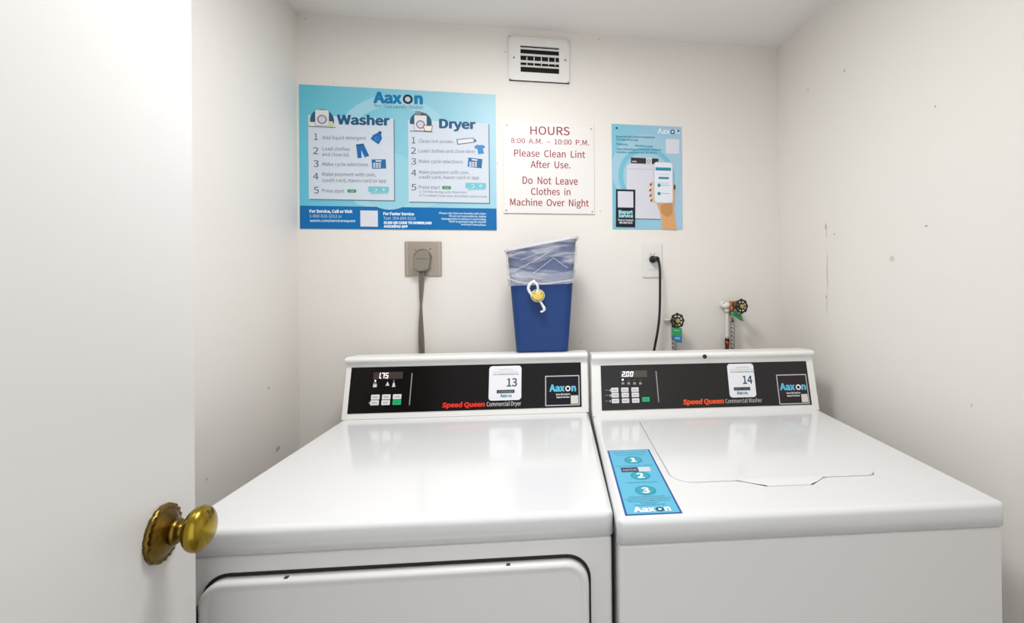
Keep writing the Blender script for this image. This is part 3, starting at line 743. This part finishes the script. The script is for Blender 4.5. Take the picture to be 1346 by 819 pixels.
# washer picture
dn_ = ink(40, 92, 118); ow = ink(222, 220, 224); ol = ink(70, 78, 90); lg = ink(168, 168, 176)
def machine_pic(x, y, w_, h_, r, px, py):
    P.disc('picture_disc', dn_, px, py, r, 4, a0=-14, a1=194)
    P.rect('picture_machine', ol, x-.4, y-.4, x+w_+.4, y+h_+.4, 5); P.rect('picture_machine_face', ow, x, y, x+w_, y+h_, 6)
    P.rect('picture_line', lg, x+.6, y+3.2, x+w_-.6, y+4.0, 7)
    P.disc('picture_line', ink(132, 126, 142), x+w_*.5, y+h_*.60, w_*.36, 7, r0=w_*.26)
    P.disc('picture_porthole', ink(206, 204, 218), x+w_*.5, y+h_*.60, w_*.26, 7)
machine_pic(415.0, 144.8, 18.0, 21.4, 15.8, 424.0, 158.8)
P.poly('picture_line', ol, [(406.0, 166.4), (442.0, 168.0), (442.0, 168.6), (406.0, 167.0)], 7)
P.rect('picture_bottle', ink(196, 208, 160), 432.4, 160.0, 438.4, 167.2, 8, r=0.002); P.rect('picture_outline', ol, 434.2, 158.4, 436.8, 160.0, 8)
P.poly('picture_bottle', ink(222, 226, 204), [(408.2, 166.4), (413.4, 166.6), (414.6, 162.0), (411.0, 159.4), (407.4, 161.6)], 8); P.rect('picture_leaf', ink(60, 104, 84), 409.0, 158.6, 412.6, 161.2, 9, r=0.001)
machine_pic(545.0, 152.0, 16.2, 20.4, 14.4, 553.4, 161.8)
P.poly('picture_line', ol, [(539.0, 172.4), (569.0, 173.6), (569.0, 174.2), (539.0, 173.0)], 7)
P.rect('picture_towels', ink(126, 138, 146), 546.0, 146.6, 553.6, 151.6, 6, r=0.002); P.rect('picture_towels', ink(88, 98, 104), 553.6, 149.2, 560.8, 151.8, 6, r=0.001)
P.poly('picture_outline', ol, [(556.6, 165.0), (569.2, 165.6), (567.6, 173.6), (558.0, 173.2)], 8); P.poly('picture_basket', ink(232, 222, 212), [(557.4, 165.9), (568.4, 166.3), (567.0, 172.9), (558.8, 172.5)], 9)
# little pictures
bl = ink(36, 104, 170); bl2 = ink(28, 84, 140)
P.poly('picture_detergent', bl, [(487.6, 183.0), (490.8, 178.0), (497.6, 174.6), (498.8, 172.8), (502.2, 174.6), (501.4, 177.8), (502.6, 182.6), (498.2, 190.4)], 5)
P.poly('picture_detergent_cap', bl2, [(497.8, 174.2), (499.2, 172.6), (502.2, 174.0), (501.6, 177.2)], 6)
P.disc('picture_detergent_badge', ink(84, 152, 204), 496.0, 182.6, 2.6, 6, r0=1.9)
P.poly('picture_trousers', bl, [(468.6, 190.6), (478.4, 189.4), (485.8, 205.2), (480.0, 207.4), (475.4, 197.6), (475.8, 208.0), (470.6, 208.4)], 5)
P.poly('picture_trousers_waist', bl2, [(468.5, 190.4), (478.3, 189.2), (479.0, 191.2), (468.8, 192.6)], 6)
def keypad(x, y, rot):
    P.rect('picture_keypad', ink(40, 108, 158), x, y, x+18.6, y+12.6, 5, rot=rot)
    P.rect('picture_keypad_display', ow, x+5.0, y+1.4, x+12.6, y+3.4, 6, rot=rot)
    for i in range(3):
        for j in range(3): P.rect('picture_keypad_keys', ow, x+1.8+3.6*i, y+5.0+2.3*j, x+4.6+3.6*i, y+6.6+2.3*j, 6, rot=rot)
keypad(489.2, 209.6, 0.04); keypad(615.2, 208.2, -0.09)
def notes(x, y):
    P.rect('picture_banknote', ink(140, 200, 212), x+3, y+3.2, x+26, y+11.0, 5, rot=0.06); P.rect('picture_banknote', ink(118, 192, 206), x, y+1.0, x+27, y+8.6, 6)
    P.disc('picture_coin', ink(166, 214, 222), x+9.5, y+5.6, 2.6, 7); P.disc('picture_coin', ink(166, 214, 222), x+20.0, y+5.2, 2.0, 7); P.disc('picture_coin_mark', ink(44, 110, 128), x+8.8, y+5.4, .9, 8)
notes(484.6, 244.4); notes(612.0, 239.4)
P.poly('picture_outline', ol, [(600.2, 183.6), (622.8, 181.4), (624.0, 187.6), (601.6, 190.6)], 5); P.poly('picture_lint_screen', ink(220, 224, 232), [(601.5, 184.4), (622.2, 182.3), (623.0, 186.9), (602.4, 189.6)], 6)
P.poly('picture_outline', ol, [(623.6, 182.8), (626.2, 184.6), (625.8, 187.0), (624.2, 187.0)], 5)
P.poly('picture_shirt', ink(64, 136, 192), [(623.6, 193.0), (627.6, 190.6), (630.6, 191.4), (633.8, 190.8), (637.8, 192.6), (636.8, 195.6), (634.6, 195.4), (636.4, 202.0), (628.8, 203.2), (627.4, 195.8), (624.8, 196.0)], 5)
P.done()

# ------------------------------------------------------------------ hours sign
sg = thing('hours_sign', 'square white plastic sign with red HOURS lettering between the two blue posters', 'sign')
A0, A1, B1, B0 = 0.4207, 0.7293, 0.9141, 0.6066
sheet(BACK, sg, 'sign_plate', M_ACRYL, A0, B0, A1, B1, 0.0, 0.005, bevel=0.0012)
P = Print(BACK, sg, 0.005)
red = ink(150, 40, 58)
for s_, x_, y_, xe, c_, y2 in (('HOURS', 697.0, 177.4, 748.6, 10.8, 178.4), ('8:00  A.M.  \u2013  10:00  P.M.', 671.8, 188.4, 774.0, 6.6, 191.4), ('Please  Clean  Lint', 675.8, 206.0, 769.0, 9.0, 208.2), ('After  Use.', 697.4, 221.0, 749.6, 9.0, 221.8),
                       ('Do  Not  Leave', 687.0, 242.0, 759.2, 9.6, 243.4), ('Clothes  in', 698.0, 256.4, 749.6, 8.8, 257.0), ('Machine  Over  Night', 670.6, 270.4, 773.8, 9.0, 271.8)):
    P.text('sign_lettering', red, s_, x_, y_, xe, c_, 1, bold=0.006, y1=y2, res=4)
P.done()
for px, py in ((665.6, 276.4), (666, 164.6), (777.2, 169.6), (778.6, 278.4)):
    uu, vv = BACK.uv(px, py, 0.005); f = MB(); f.lathe([(0.0001, 0.0), (0.0026, 0.0), (0.0022, 0.001), (0.0001, 0.0015)], BACK.p(uu, vv, 0.005), Nb, 12); f.build('screw', M_SCREW, sg)

# ------------------------------------------------------------------ small poster with phone
pp = thing('app_poster', 'small narrow blue poster with a hand holding a phone, right on the back wall', 'poster')
A0, A1, B1, B0 = 0.7922, 1.0458, 0.9225, 0.5571
sheet(BACK, pp, 'poster_sheet', grad('app_poster_print_blue', srgb(122, 190, 210), srgb(166, 198, 222), A0, A1), A0, B0, A1, B1, 0.0, 0.0025)
P = Print(BACK, pp, 0.0025); clip = (A0+.001, B0+.001, A1-.001, B1-.001)
P.disc('swirl', ink(160, 200, 218), 850, 224, 46, 1, r0=0, clip=clip)
P.disc('swirl_ring', ink(118, 188, 208), 850, 232, 37, 2, r0=31, clip=clip)
tn = ink(70, 132, 158)
for s_, x_, y_, xe in (('Scan the QR code to download', 809.6, 181.0, 860.0), ('the AaxonPay App', 809.6, 184.6, 838.6), ('Powered by', 809.8, 190.6, 825.0), ('Machine Lease', 834.6, 192.8, 858.0), ('Take advantage of rewards, balance', 809.8, 197.4, 868.6), ('transfers, contactless and 24h service', 809.8, 201.4, 863.4)):
    P.text('small_lettering', tn, s_, x_, y_, xe, 2.5, 3, bold=0.02, y1=y_+1.0)
logo(P, 864.0, 176.0, 892.4, 7.2, ink(224, 234, 242), ink(38, 60, 78), ink(216, 226, 236), 3, 'logo', 0.02, y1=176.6)
P.rect('white_square', ink(214, 218, 228), 874.6, 182.8, 892.6, 203.0, 3)
# washing machine picture
P.poly('picture_machine_shadow', ink(96, 118, 132), [(824.6, 286.8), (868, 287.8), (868, 289.0), (824.6, 288.2)], 3)
P.poly('picture_machine', ink(212, 212, 222), [(823.4, 219.0), (828.0, 215.6), (868.0, 217.0), (868.0, 288.2), (823.4, 287.0)], 3)
P.poly('picture_machine_edge', ink(190, 192, 204), [(823.4, 221.6), (868.0, 223.0), (868.0, 223.8), (823.4, 222.4)], 4)
P.poly('picture_console', ink(58, 48, 50), [(829.0, 207.4), (865.2, 209.0), (865.2, 216.0), (829.0, 214.8)], 4)
P.poly('picture_console_label', ink(214, 212, 220), [(848.8, 207.6), (856.4, 208.0), (856.4, 216.0), (848.8, 215.8)], 5)
P.disc('picture_dial', ink(96, 94, 106), 852.4, 212.2, 2.2, 6, r0=1.5)
P.rect('picture_lettering', ink(190, 186, 188), 830.6, 211.8, 836.4, 213.6, 5)
# black service label
P.poly('service_label', ink(24, 28, 40), [(809.4, 249.0), (834.8, 249.6), (834.6, 299.0), (809.2, 298.6)], 5)
P.rect('white_square', ink(212, 212, 222), 811.6, 251.6, 832.2, 273.2, 6)
tl = ink(160, 212, 222)
P.text('label_lettering', tl, 'Report', 812.8, 281.0, 831.6, 4.8, 6, bold=0.04); P.text('label_lettering', tl, 'Service', 812.4, 285.8, 831.8, 4.6, 6, bold=0.04)
P.text('label_lettering', ink(216, 216, 222), 'Text or Contact', 811.8, 290.4, 832.2, 2.3, 6, bold=0.03); P.text('label_lettering', ink(216, 216, 222), '954-806-5216', 813.6, 294.0, 831.0, 2.4, 6, bold=0.03)
# hand and phone
sk = ink(216, 164, 112); sk2 = ink(196, 142, 92); sk3 = ink(228, 190, 150)
P.poly('picture_hand', sk, [(860.8, 262), (863.0, 268.6), (866.6, 278.0), (869.6, 290.0), (870.4, 301.4), (889.4, 302.4), (887.0, 290.0), (885.4, 276.0), (886.6, 262.0), (887.6, 247.0), (886.4, 241.4), (883.8, 241.0), (882.4, 250.0), (880.0, 262.0), (874.0, 268.0), (866.0, 266.0)], 6)
P.poly('picture_palm', sk2, [(867.4, 270.0), (880.4, 266.0), (884.0, 270.0), (883.6, 282.0), (876.0, 286.0), (869.0, 280.0)], 7)
for x_, y_, x2, y2 in ((853.6, 243.6, 862.0, 240.6), (853.0, 251.0, 862.0, 248.0), (853.2, 258.0, 862.4, 254.8), (854.4, 264.4, 862.4, 261.6)):
    P.poly('picture_finger', sk3, [(x_, y_), (x_+1.0, y_-3.4), (x2, y2-2.4), (x2, y2+3.4), (x_+1.8, y_+2.2)], 6)
    P.poly('picture_nail', ink(92, 44, 44), [(x_-.2, y_+1.2), (x_+.6, y_-1.6), (x_+3.2, y_-2.6), (x_+2.2, y_+.2)], 7)
P.poly('picture_nail', ink(92, 44, 44), [(885.0, 249.6), (887.2, 249.2), (887.4, 244.4), (886.0, 242.6), (885.0, 245.0)], 8)
a = BACK.uv(859.6, 213.8); b = BACK.uv(883.6, 266.8)
P.poly('picture_phone_edge', ink(190, 196, 208), rrect(a[0]-.002, b[1]-.002, b[0]+.002, a[1]+.002, .012), 9, True); P.poly('picture_phone', ink(224, 230, 238), rrect(a[0], b[1], b[0], a[1], .011), 10, True)
td = ink(48, 136, 158)
P.rect('picture_phone_print', td, 861.0, 220.4, 881.4, 225.0, 11); P.rect('picture_phone_print', td, 865.0, 233.0, 878.6, 236.0, 11)
for yy in (229.0, 240.6): P.rect('picture_phone_text', ink(186, 176, 190), 863.4, yy, 879.6, yy+.9, 11)
for yy in (244.0, 254.8): P.disc('picture_phone_print', td, 865.8, yy, 2.2, 11); P.rect('picture_phone_text', ink(150, 166, 180), 869.4, yy-.6, 879.8, yy+.3, 11)
P.done()
for px, py in ((810.4, 168.6), (891.2, 172.4)):
    uu, vv = BACK.uv(px, py); f = MB(); f.lathe([(0.0001, 0.0), (0.0036, 0.0), (0.0030, 0.0014), (0.0001, 0.002)], BACK.p(uu, vv, 0.0028), Nb, 14); f.build('nail_head', ink(28, 58, 74), pp)

# ------------------------------------------------------------------ dryer outlet, plug and grey cord
ou = thing('dryer_outlet', 'square brushed metal outlet plate below the large poster', 'outlet')
u0, v1 = BACK.uv(531.6, 317.2, 0.006); u1, v0 = BACK.uv(580.8, 363.0, 0.006)
pm = MB(); wbox(pm, u0, v0, u1, v1, 0.0, 0.006); pm.build('cover_plate', M_STEEL, ou, bevel=0.003, seg=3)
for uu in (u0+0.0065, u1-0.0095):
    rb = MB(); wbox(rb, uu, v0+.003, uu+.003, v1-.003, 0.0055, 0.0085); rb.build('plate_ridge', M_RIDGE, ou, bevel=0.001, seg=2)
uc, vc = BACK.uv(556, 339)
rc = MB(); rc.lathe([(0.0001, 0.006), (0.029, 0.006), (0.028, 0.0085), (0.0001, 0.0085)], BACK.p(uc, vc), Nb, 32); rc.build('receptacle', M_GREYC, ou)
for px, py in ((546, 327.6), (565.6, 327.2), (565.6, 352.0)):
    a, b = BACK.uv(px, py, .0065); f = MB(); f.lathe([(0.0001, 0.0), (0.003, 0.0), (0.0025, 0.0012), (0.0001, 0.0016)], BACK.p(a, b, 0.0062), Nb, 12); f.build('screw', M_SCREW, ou)
pc = thing('dryer_power_cord', 'flat grey dryer cord with round plug hanging from the metal outlet', 'power cord')
# plug: D shaped body with flat lower front, facing the room
n0 = 0.03
def uvn(px, py, n): u, v = BACK.uv(px, py, n); return u, v
ou_ = [(543.6, 355.0), (542.4, 345.0), (543.0, 338.0), (546.6, 331.6), (552.0, 329.2), (558.4, 329.4), (563.4, 333.0), (565.2, 340.0), (564.4, 349.0), (562.6, 355.2), (556.0, 357.2), (548.6, 357.0)]
f0 = [uvn(x, y, 0.034) for x, y in ou_]; cu_ = sum(p[0] for p in f0)/12; cv_ = sum(p[1] for p in f0)/12
rings = [[BACK.p(cu_+(u-cu_)*s_, cv_+(v-cv_)*s_, n) for u, v in f0] for n, s_ in ((0.0085, .96), (0.030, 1.0), (0.034, .97), (0.0365, .90))]
pg = MB(); pg.loops(rings, smooth=False); pg.build('plug', M_GREYP, pc, bevel=0.0015, seg=2)
pr_ = MB(); a = uvn(546.6, 340, .037); b = uvn(563, 341.2, .037); wbox(pr_, a[0], a[1]-.0008, b[0], a[1]+.0008, 0.036, 0.0372); pr_.build('plug_ridge', M_GREYC, pc)
def cordpts(L, n):
    return [BACK.p(*BACK.uv(x, y, nn), nn) for x, y, nn in L]
def smooth_path(pts, k=8):
    pts = [Vector(p) for p in pts]; out = []
    P_ = [pts[0]*2-pts[1]] + pts + [pts[-1]*2-pts[-2]]
    for i in range(1, len(P_)-2):
        for j in range(k):
            t = j/k; a, b, c, d = P_[i-1:i+3]
            out.append(0.5*((2*b) + (c-a)*t + (2*a-5*b+4*c-d)*t*t + (3*b-a-3*c+d)*t**3))
    out.append(pts[-1]); return out
# three joined strands twist once on the way down
base = smooth_path(cordpts([(554.4, 356.4, .024), (554.2, 372, .026), (553.6, 395, .028), (553.2, 420, .028), (553.8, 445, .026), (554.6, 470, .022), (555.0, 505, .018)], 0), 8)
N_ = len(base)
for s_ in (-1, 0, 1):
    pts = []
    for i, p in enumerate(base):
        tw = math.radians(15 + 165*max(0, min(1, (i/(N_-1)-0.15)/0.6)))
        pts.append(p + (Ub*math.cos(tw) + Nb*math.sin(tw))*0.0056*s_)
    MB().tube(pts, 0.0036, 10).build('cord_strand', M_GREYC, pc)

# ------------------------------------------------------------------ white outlet and black cord
wo = thing('wall_outlet', 'white duplex wall outlet below the small poster', 'outlet')
u0, v1 = BACK.uv(844.2, 320.0, .005); u1, v0 = BACK.uv(870.6, 364.6, .005)
pm = MB(); wbox(pm, u0, v0, u1, v1, 0.0, 0.0055); pm.build('cover_plate', M_WPLAS, wo, bevel=0.002, seg=3)
uc = (u0+u1)/2
for vv in ((v0+v1)/2 + .0195, (v0+v1)/2 - .0195):
    rc = MB(); rc.loops([[BACK.p(u, v, n) for u, v in rrect(uc-.0165, vv-.014, uc+.0165, vv+.014, .010)] for n in (.005, .0070)], smooth=False); rr = rc.build('receptacle', M_WPLAS, wo)
    if vv > (v0+v1)/2:
        for dx in (-.006, .006):
            sl = MB(); wbox(sl, uc+dx-.0008, vv-.001, uc+dx+.0008, vv+.006, .0068, .0073); sl.build('slot', M_SEAL, rr)
        sl = MB(); sl.lathe([(0.0001, 0), (.0022, 0), (.0001, .0003)], BACK.p(uc, vv-.007, .0071), Nb, 12); sl.build('slot', M_SEAL, rr)
sc_ = MB(); sc_.lathe([(0.0001, 0.0), (0.003, 0.0), (0.0025, 0.001), (0.0001, 0.0013)], BACK.p(uc, (v0+v1)/2, 0.0055), Nb, 12); sc_.build('screw', M_SCREW, wo)
bc = thing('washer_power_cord', 'black cord with angled plug running from white outlet behind the washer', 'power cord')
a = BACK.p(*BACK.uv(859.0, 340.8, .016), .0072); b = BACK.p(*BACK.uv(859.0, 341.2, .024), .024)
pl_ = MB(); pl_.tube([a, a+(b-a)*.5, b], [0.0135, 0.0125, 0.0105], 16)
pl_.tube(smooth_path([BACK.p(*BACK.uv(858, 342.6, .028), .022), BACK.p(*BACK.uv(861.6, 340.0, .033), .030), BACK.p(*BACK.uv(864.6, 340.2, .034), .031), BACK.p(*BACK.uv(866.2, 345.0, .034), .031)], 5), [0.0085]*6+[.0075]*6+[.0055]*4, 12)
pl_.build('plug', M_BLACK, bc)
MB().tube(smooth_path(cordpts([(864.8, 340.6, .031), (866.3, 345, .032), (867.4, 356, .036), (867.6, 375, .042), (867.4, 400, .046), (866.4, 420, .048), (864.0, 438, .048), (860.6, 456, .046), (857.4, 475, .044), (855, 500, .04)], 0), 6), 0.0044, 12).build('cord', M_BLACK, bc)

# ------------------------------------------------------------------ blue waste bin with liner
bn = thing('waste_bin', 'tall blue plastic waste bin with slanted rim standing on the dryer console', 'bin')
ZB = H + 0.1672
yB0, yB1 = 0.6220, 0.7080
def bin_ring(t, off=0.0, zover=None, inset=0.0, n=8):
    """horizontal section of the bin at height fraction t (0 foot, 1 rim)"""
    xl = 0.4725 + (0.4490-0.4725)*t - off; xr = 0.6265 + (0.6530-0.6265)*t + off
    ya = yB0 - 0.012*t - off; yb = yB1 + 0.018*t + off
    r = 0.018 + 0.010*t
    pts = rrect(xl, ya, xr, yb, r, n); out = []
    for x, y in pts:
        k = (x-xl)/(xr-xl); zt = (0.4640-0.1672) + (0.5040-0.4640)*k
        out.append(Vector((x, y, ZB + zt*t)))
    return out
bb = MB(); rg = [bin_ring(t) for t in (0.0, 0.02, 0.2, 0.4, 0.6, 0.8, 0.97)]
rg = [[p*1 for p in bin_ring(0.0, -0.006)]] + rg + [bin_ring(0.985, 0.003), bin_ring(1.0, 0.003), bin_ring(1.0, -0.001)] + [bin_ring(t, -0.003) for t in (.9, .6, .3, .03)]
bb.loops(rg, smooth=True, cap=True); bb.build('bin_body', M_BLUE, bn, weld=False)
lin = thing('bin_liner', 'clear wrinkled plastic bag folded over the top of the blue bin', 'bag')
rnd = random.Random(4)
fm = MB(); rings = []
NT = 26; tl0 = 0.655
for i in range(NT+1):
    t = 1.015 - (1.015-tl0)*i/NT
    r = bin_ring(min(t, 1.02), 0.0055 + 0.0010*math.sin(i*1.3), n=14)
    rr = []
    for k, p in enumerate(r):
        kk = k/len(r)*2*math.pi; fr_ = (p.x-0.45)/0.2
        d = 0.0011*math.sin(p.x*160 + p.z*220) + 0.0009*math.sin(p.x*-90 + p.z*310 + 1.3) + 0.0006*math.sin(p.x*420+p.z*60)
        q_ = p + Vector((0, -abs(d)*1.6 if p.y < 0.64 else abs(d), 0))
        # hem runs a little lower on the right
        zz = q_.z
        if i > NT-6: zz += -0.018*fr_*((i-(NT-6))/6) + 0.002*math.sin(p.x*70)
        rr.append(Vector((q_.x, q_.y, zz)))
    rings.append(rr)
fm.loops(rings, smooth=True, cap=False); fm.build('liner_skirt', M_FILM, lin, weld=False)
# rolled rim and hem band
rim = MB(); rp = bin_ring(1.01, 0.005, n=10)
rim.tube(rp + [rp[0]], 0.0052, 8, cap=False); rim.build('liner_rim', M_FILMHEM, lin)
hb = MB(); src = [rings[-6], rings[-4], rings[-2], rings[-1]]
hb.loops([[p + Vector((0, -0.0012, 0)) if p.y < .65 else p + Vector((0, .001, 0)) for p in r] for r in src], smooth=True, cap=False); hb.build('liner_hem', M_FILMHEM, lin, weld=False)
# twisted tail where the bag is gathered, with a round yellow charm
BF = Plane((0, 0.6120-0.008, H), (1, 0, 0), (0, 0, 1))
def bf(x, y, n=0.0): u, v = BF.uv(x, y, n); return BF.p(u, v, n)
# gathered band fold running across the skirt
MB().tube(smooth_path([bf(668.6, 365.5, .004), bf(680, 370.5, .005), bf(695, 372.2, .006), bf(703, 371.5, .007), bf(716, 373.2, .006), bf(735, 370.4, .005), bf(753.4, 367.8, .004)], 6), 0.0022, 8).build('gathered_fold', M_FILMHEM, lin)
for L_ in ([(676, 356), (690, 349), (706, 341), (720, 332)], [(700, 360), (712, 351), (722, 343), (728, 339)], [(694, 362), (702, 365), (712, 366.5)], [(728, 339), (738, 347), (746, 352)], [(684, 342), (700, 336), (716, 330)]):
    MB().tube(smooth_path([bf(x, y, .003) for x, y in L_], 5), 0.0011, 6).build('crease', M_FILMHEM, lin)
kt_ = MB(); kt_.tube(smooth_path([bf(703, 369, .010), bf(697.5, 372.5, .013), bf(694.4, 379, .013), bf(697.6, 386, .012), bf(701, 391, .010)], 6), [0.004]*6+[.0045]*6+[.0042]*6+[.0035]*7, 8)
kt_.tube(smooth_path([bf(701, 370, .012), bf(705.8, 374, .016), bf(707, 381, .014), bf(704, 388, .012)], 6), 0.0036, 8)
kt_.tube(smooth_path([bf(709, 394, .009), bf(713, 401, .010), bf(715.5, 406, .009), bf(713.8, 409, .008), bf(710.6, 410, .007)], 6), [0.0035]*8+[.0045]*8+[.003]*9, 8)
kt_.build('twisted_tail', mat('white_film_tail', srgb(226, 228, 230), 0.3), lin)
chm = thing('round_charm', 'small round yellow speckled charm with pale rim tied at the bag knot', 'charm')
cc = bf(706.8, 388.6, .012)
c1_ = MB(); c1_.lathe([(0.0001, -.004), (0.0195, -.004), (0.0205, 0.0), (0.0195, .002), (.0185, .0024)], cc, (0, -1, 0.1), 28, squash=(.92, 1.0)); c1_.build('charm_rim', ink(226, 226, 196), chm)
c2_ = MB(); c2_.lathe([(0.0170, .0015), (0.0165, .0035), (0.010, .0050), (0.0001, .0056)], cc, (0, -1, 0.1), 28, squash=(.92, 1.0)); c2_.build('charm_disc', M_CHARM, chm)
for x, y in ((703.6, 381.8), (702.6, 385.6), (699.8, 391.4), (708.6, 391.2), (706.0, 395.4), (711.6, 386)):
    f = MB(); f.lathe([(0.0001, 0), (.0017, 0), (.0001, .0008)], bf(x, y, .0172), (0, -1, 0), 10); f.build('speck', ink(96, 66, 40), chm)

# ------------------------------------------------------------------ water valves, hoses, pipe
def bp(px, py, n): return BACK.p(*BACK.uv(px, py, n), n)
def wheel(root, px, py, n, R):
    C_ = bp(px, py, n); ax = (Nb + Vector((0.15, 0, 0.05))).normalized()
    up_ = Vector((0, 0, 1)); up_ = (up_ - up_.dot(ax)*ax).normalized(); sd_ = up_.cross(ax)
    pts = []; K = 64
    for k in range(K):
        a_ = 2*math.pi*k/K; rr = R*(1 + 0.07*math.cos(8*a_)); pts.append(C_ + (up_*math.cos(a_) + sd_*math.sin(a_))*rr)
    mb = MB(); mb.tube(pts+[pts[0]], 0.0030, 8, cap=False)
    for k in range(8):
        a_ = 2*math.pi*(k)/8; d_ = up_*math.cos(a_) + sd_*math.sin(a_); mb.tube([C_+d_*0.008, C_+d_*R*0.98], 0.0026, 6)
    mb.lathe([(0.0001, -.004), (0.0125, -.004), (0.0125, .002), (0.0001, .002)], C_, ax, 16)
    mb.build('hand_wheel', M_BLACK, root, weld=False)
    nt = MB(); nt.lathe([(0.0001, .002), (0.0088, .002), (0.0084, .0055), (0.0001, .006)], C_, ax, 6, smooth=False); nt.build('wheel_nut', mat('brass_nut', srgb(190, 168, 90), .35, metal=.6), root)
    return C_, ax
# left valve
vl = thing('water_valve', 'left water valve with black wheel, beside the black cord', 'valve')
C1, ax = wheel(vl, 890.4, 421.6, 0.070, 0.0225)
mb = MB(); mb.tube([bp(885.5, 421, 0.0), bp(886.5, 421, 0.030)], 0.010, 14); mb.tube([bp(886.5, 421, .028), C1 - ax*0.004], [0.012, 0.007], 14); mb.tube([bp(886.0, 419, .034), bp(885.6, 436, .034)], 0.0088, 14)
mb.build('valve_body', M_BRONZE, vl)
es = MB(); es.tube([bp(872.5, 420.5, .010), bp(884, 420.8, .012)], .0045, 10); es.build('wall_stub', M_PIPEW, vl)
h1 = thing('supply_hose', 'short braided hose below the left valve with black wheel', 'hose')
MB().tube([bp(885.6, 434, .034), bp(885.6, 443, .034)], 0.0105, 14).build('hose_fitting', M_CHROME, h1)
MB().tube(smooth_path([bp(885.6, 442, .034), bp(886.0, 452, .034), bp(886.4, 470, .033), bp(887, 495, .03)], 5), 0.0085, 14).build('hose', M_HOSE, h1)
t1_ = thing('valve_tag', 'square green tag with blue foot hanging from the left valve wheel', 'tag')
def tagmesh(pts, n, nm, M, root, n2=None):
    q_ = [bp(x, y, n if n2 is None else n+(n2-n)*i/(len(pts)-1)) for i, (x, y) in enumerate(pts)]
    mb = MB(); mb.loops([q_, [p + Nb*0.0008 for p in q_]], smooth=False); return mb.build(nm, M, root)
tagmesh([(882.0, 430.6), (896.2, 431.4), (896.4, 441.2), (883.6, 440.6)], .080, 'tag_sheet', M_TAGG, t1_)
tagmesh([(884.4, 440.6), (896.4, 441.2), (896.2, 450.8), (888.6, 450.0), (885.0, 447.6)], .080, 'tag_foot', M_TAGB, t1_)
tagmesh([(887.0, 443.2), (894.0, 443.6), (893.6, 446.4), (887.6, 445.8)], .0812, 'tag_print', ink(120, 206, 210), t1_)
tagmesh([(885.4, 433.6), (892.8, 434.0), (892.8, 435.6), (885.6, 435.2)], .0812, 'tag_print', ink(110, 196, 140), t1_)
MB().tube([bp(889.6, 426, .075), bp(889.2, 432, .0815)], .0008, 6).build('tag_tie', ink(60, 150, 96), t1_)
# right valve
vr = thing('water_valve', 'right water valve with black wheel beside the white painted pipe', 'valve')
C2, ax = wheel(vr, 974.6, 402.6, 0.085, 0.0220)
mb = MB(); mb.tube([bp(966, 401, .022), bp(966, 401, .045)], [0.013, .015], 8, smooth=False); mb.tube([bp(966, 401, .04), C2 - ax*0.004], [0.013, 0.007], 12); mb.tube([bp(962, 401, .034), bp(962.6, 415, .034)], .0095, 12)
mb.tube([bp(958, 400.6, .026), bp(965, 400.8, .034)], .0125, 8, smooth=False)
mb.build('valve_body', M_BRONZE, vr)
pw = thing('water_pipe', 'white painted water pipe with copper coupling beside the right valve', 'pipe')
mb = MB(); mb.tube(smooth_path([bp(951.5, 401.0, .0), bp(951.5, 401, .016), bp(953.6, 402, .026), bp(958, 401, .028)], 5), 0.0112, 14); mb.lathe([(0.0001, 0), (0.0165, 0), (0.015, .003), (0.012, .005)], bp(951, 401, 0.0), Nb, 20)
mb.tube(smooth_path([bp(955.4, 402, .022), bp(955.8, 408, .022), bp(956.0, 428, .022), bp(955.8, 445.4, .022)], 4), 0.0072, 14); mb.tube([bp(955.5, 405, .022), bp(955.8, 411, .022)], .0098, 12)
mb.build('pipe', M_PIPEW, pw)
MB().lathe([(0.0001, .0), (.0032, .0), (.0001, .001)], bp(951.6, 399.2, .0285), Nb, 12).build('pipe_plug', M_SEAL, pw)
MB().tube([bp(955.8, 445.0, .022), bp(955.7, 448.0, .022)], .0082, 14).build('black_collar', M_BLACK, pw)
MB().tube([bp(955.7, 447.8, .022), bp(955.6, 452, .022), bp(955.6, 454, .022), bp(955.5, 475, .022), bp(955.4, 495, .022)], [.0085, .0085, .0072, .0080, .0080], 14).build('copper_coupling', M_COPPER, pw)
h2 = thing('supply_hose', 'braided hose with chrome end below the right valve, beside the white pipe', 'hose')
MB().tube([bp(962.8, 410.5, .036), bp(962.8, 414, .036), bp(963.0, 424.4, .036)], [.0085, .0078, .0074], 14).build('hose_fitting', M_CHROME, h2)
MB().tube(smooth_path([bp(963.0, 424, .036), bp(963.2, 440, .036), bp(963.2, 460, .035), bp(963.4, 495, .03)], 5), 0.0079, 14).build('hose', M_HOSE, h2)
t2_ = thing('valve_tag', 'creased leaf-shaped green tag hanging from the right valve', 'tag')
tagmesh([(959.6, 414.2), (965.4, 408.4), (970.4, 411.4), (969.2, 417.6)], .072, 'tag_sheet', M_TAGG, t2_)
tagmesh([(965.6, 413.2), (973.4, 412.2), (977.6, 422.4), (972.6, 421.0), (968.0, 417.6)], .078, 'tag_sheet', mat('shaded_green_tag', srgb(36, 122, 78), .4), t2_)  # bent half in a darker green, its shade put into the colour
MB().tube([bp(966, 409.4, .073), bp(968.4, 404.6, .082)], .0008, 6).build('tag_tie', ink(60, 150, 96), t2_)
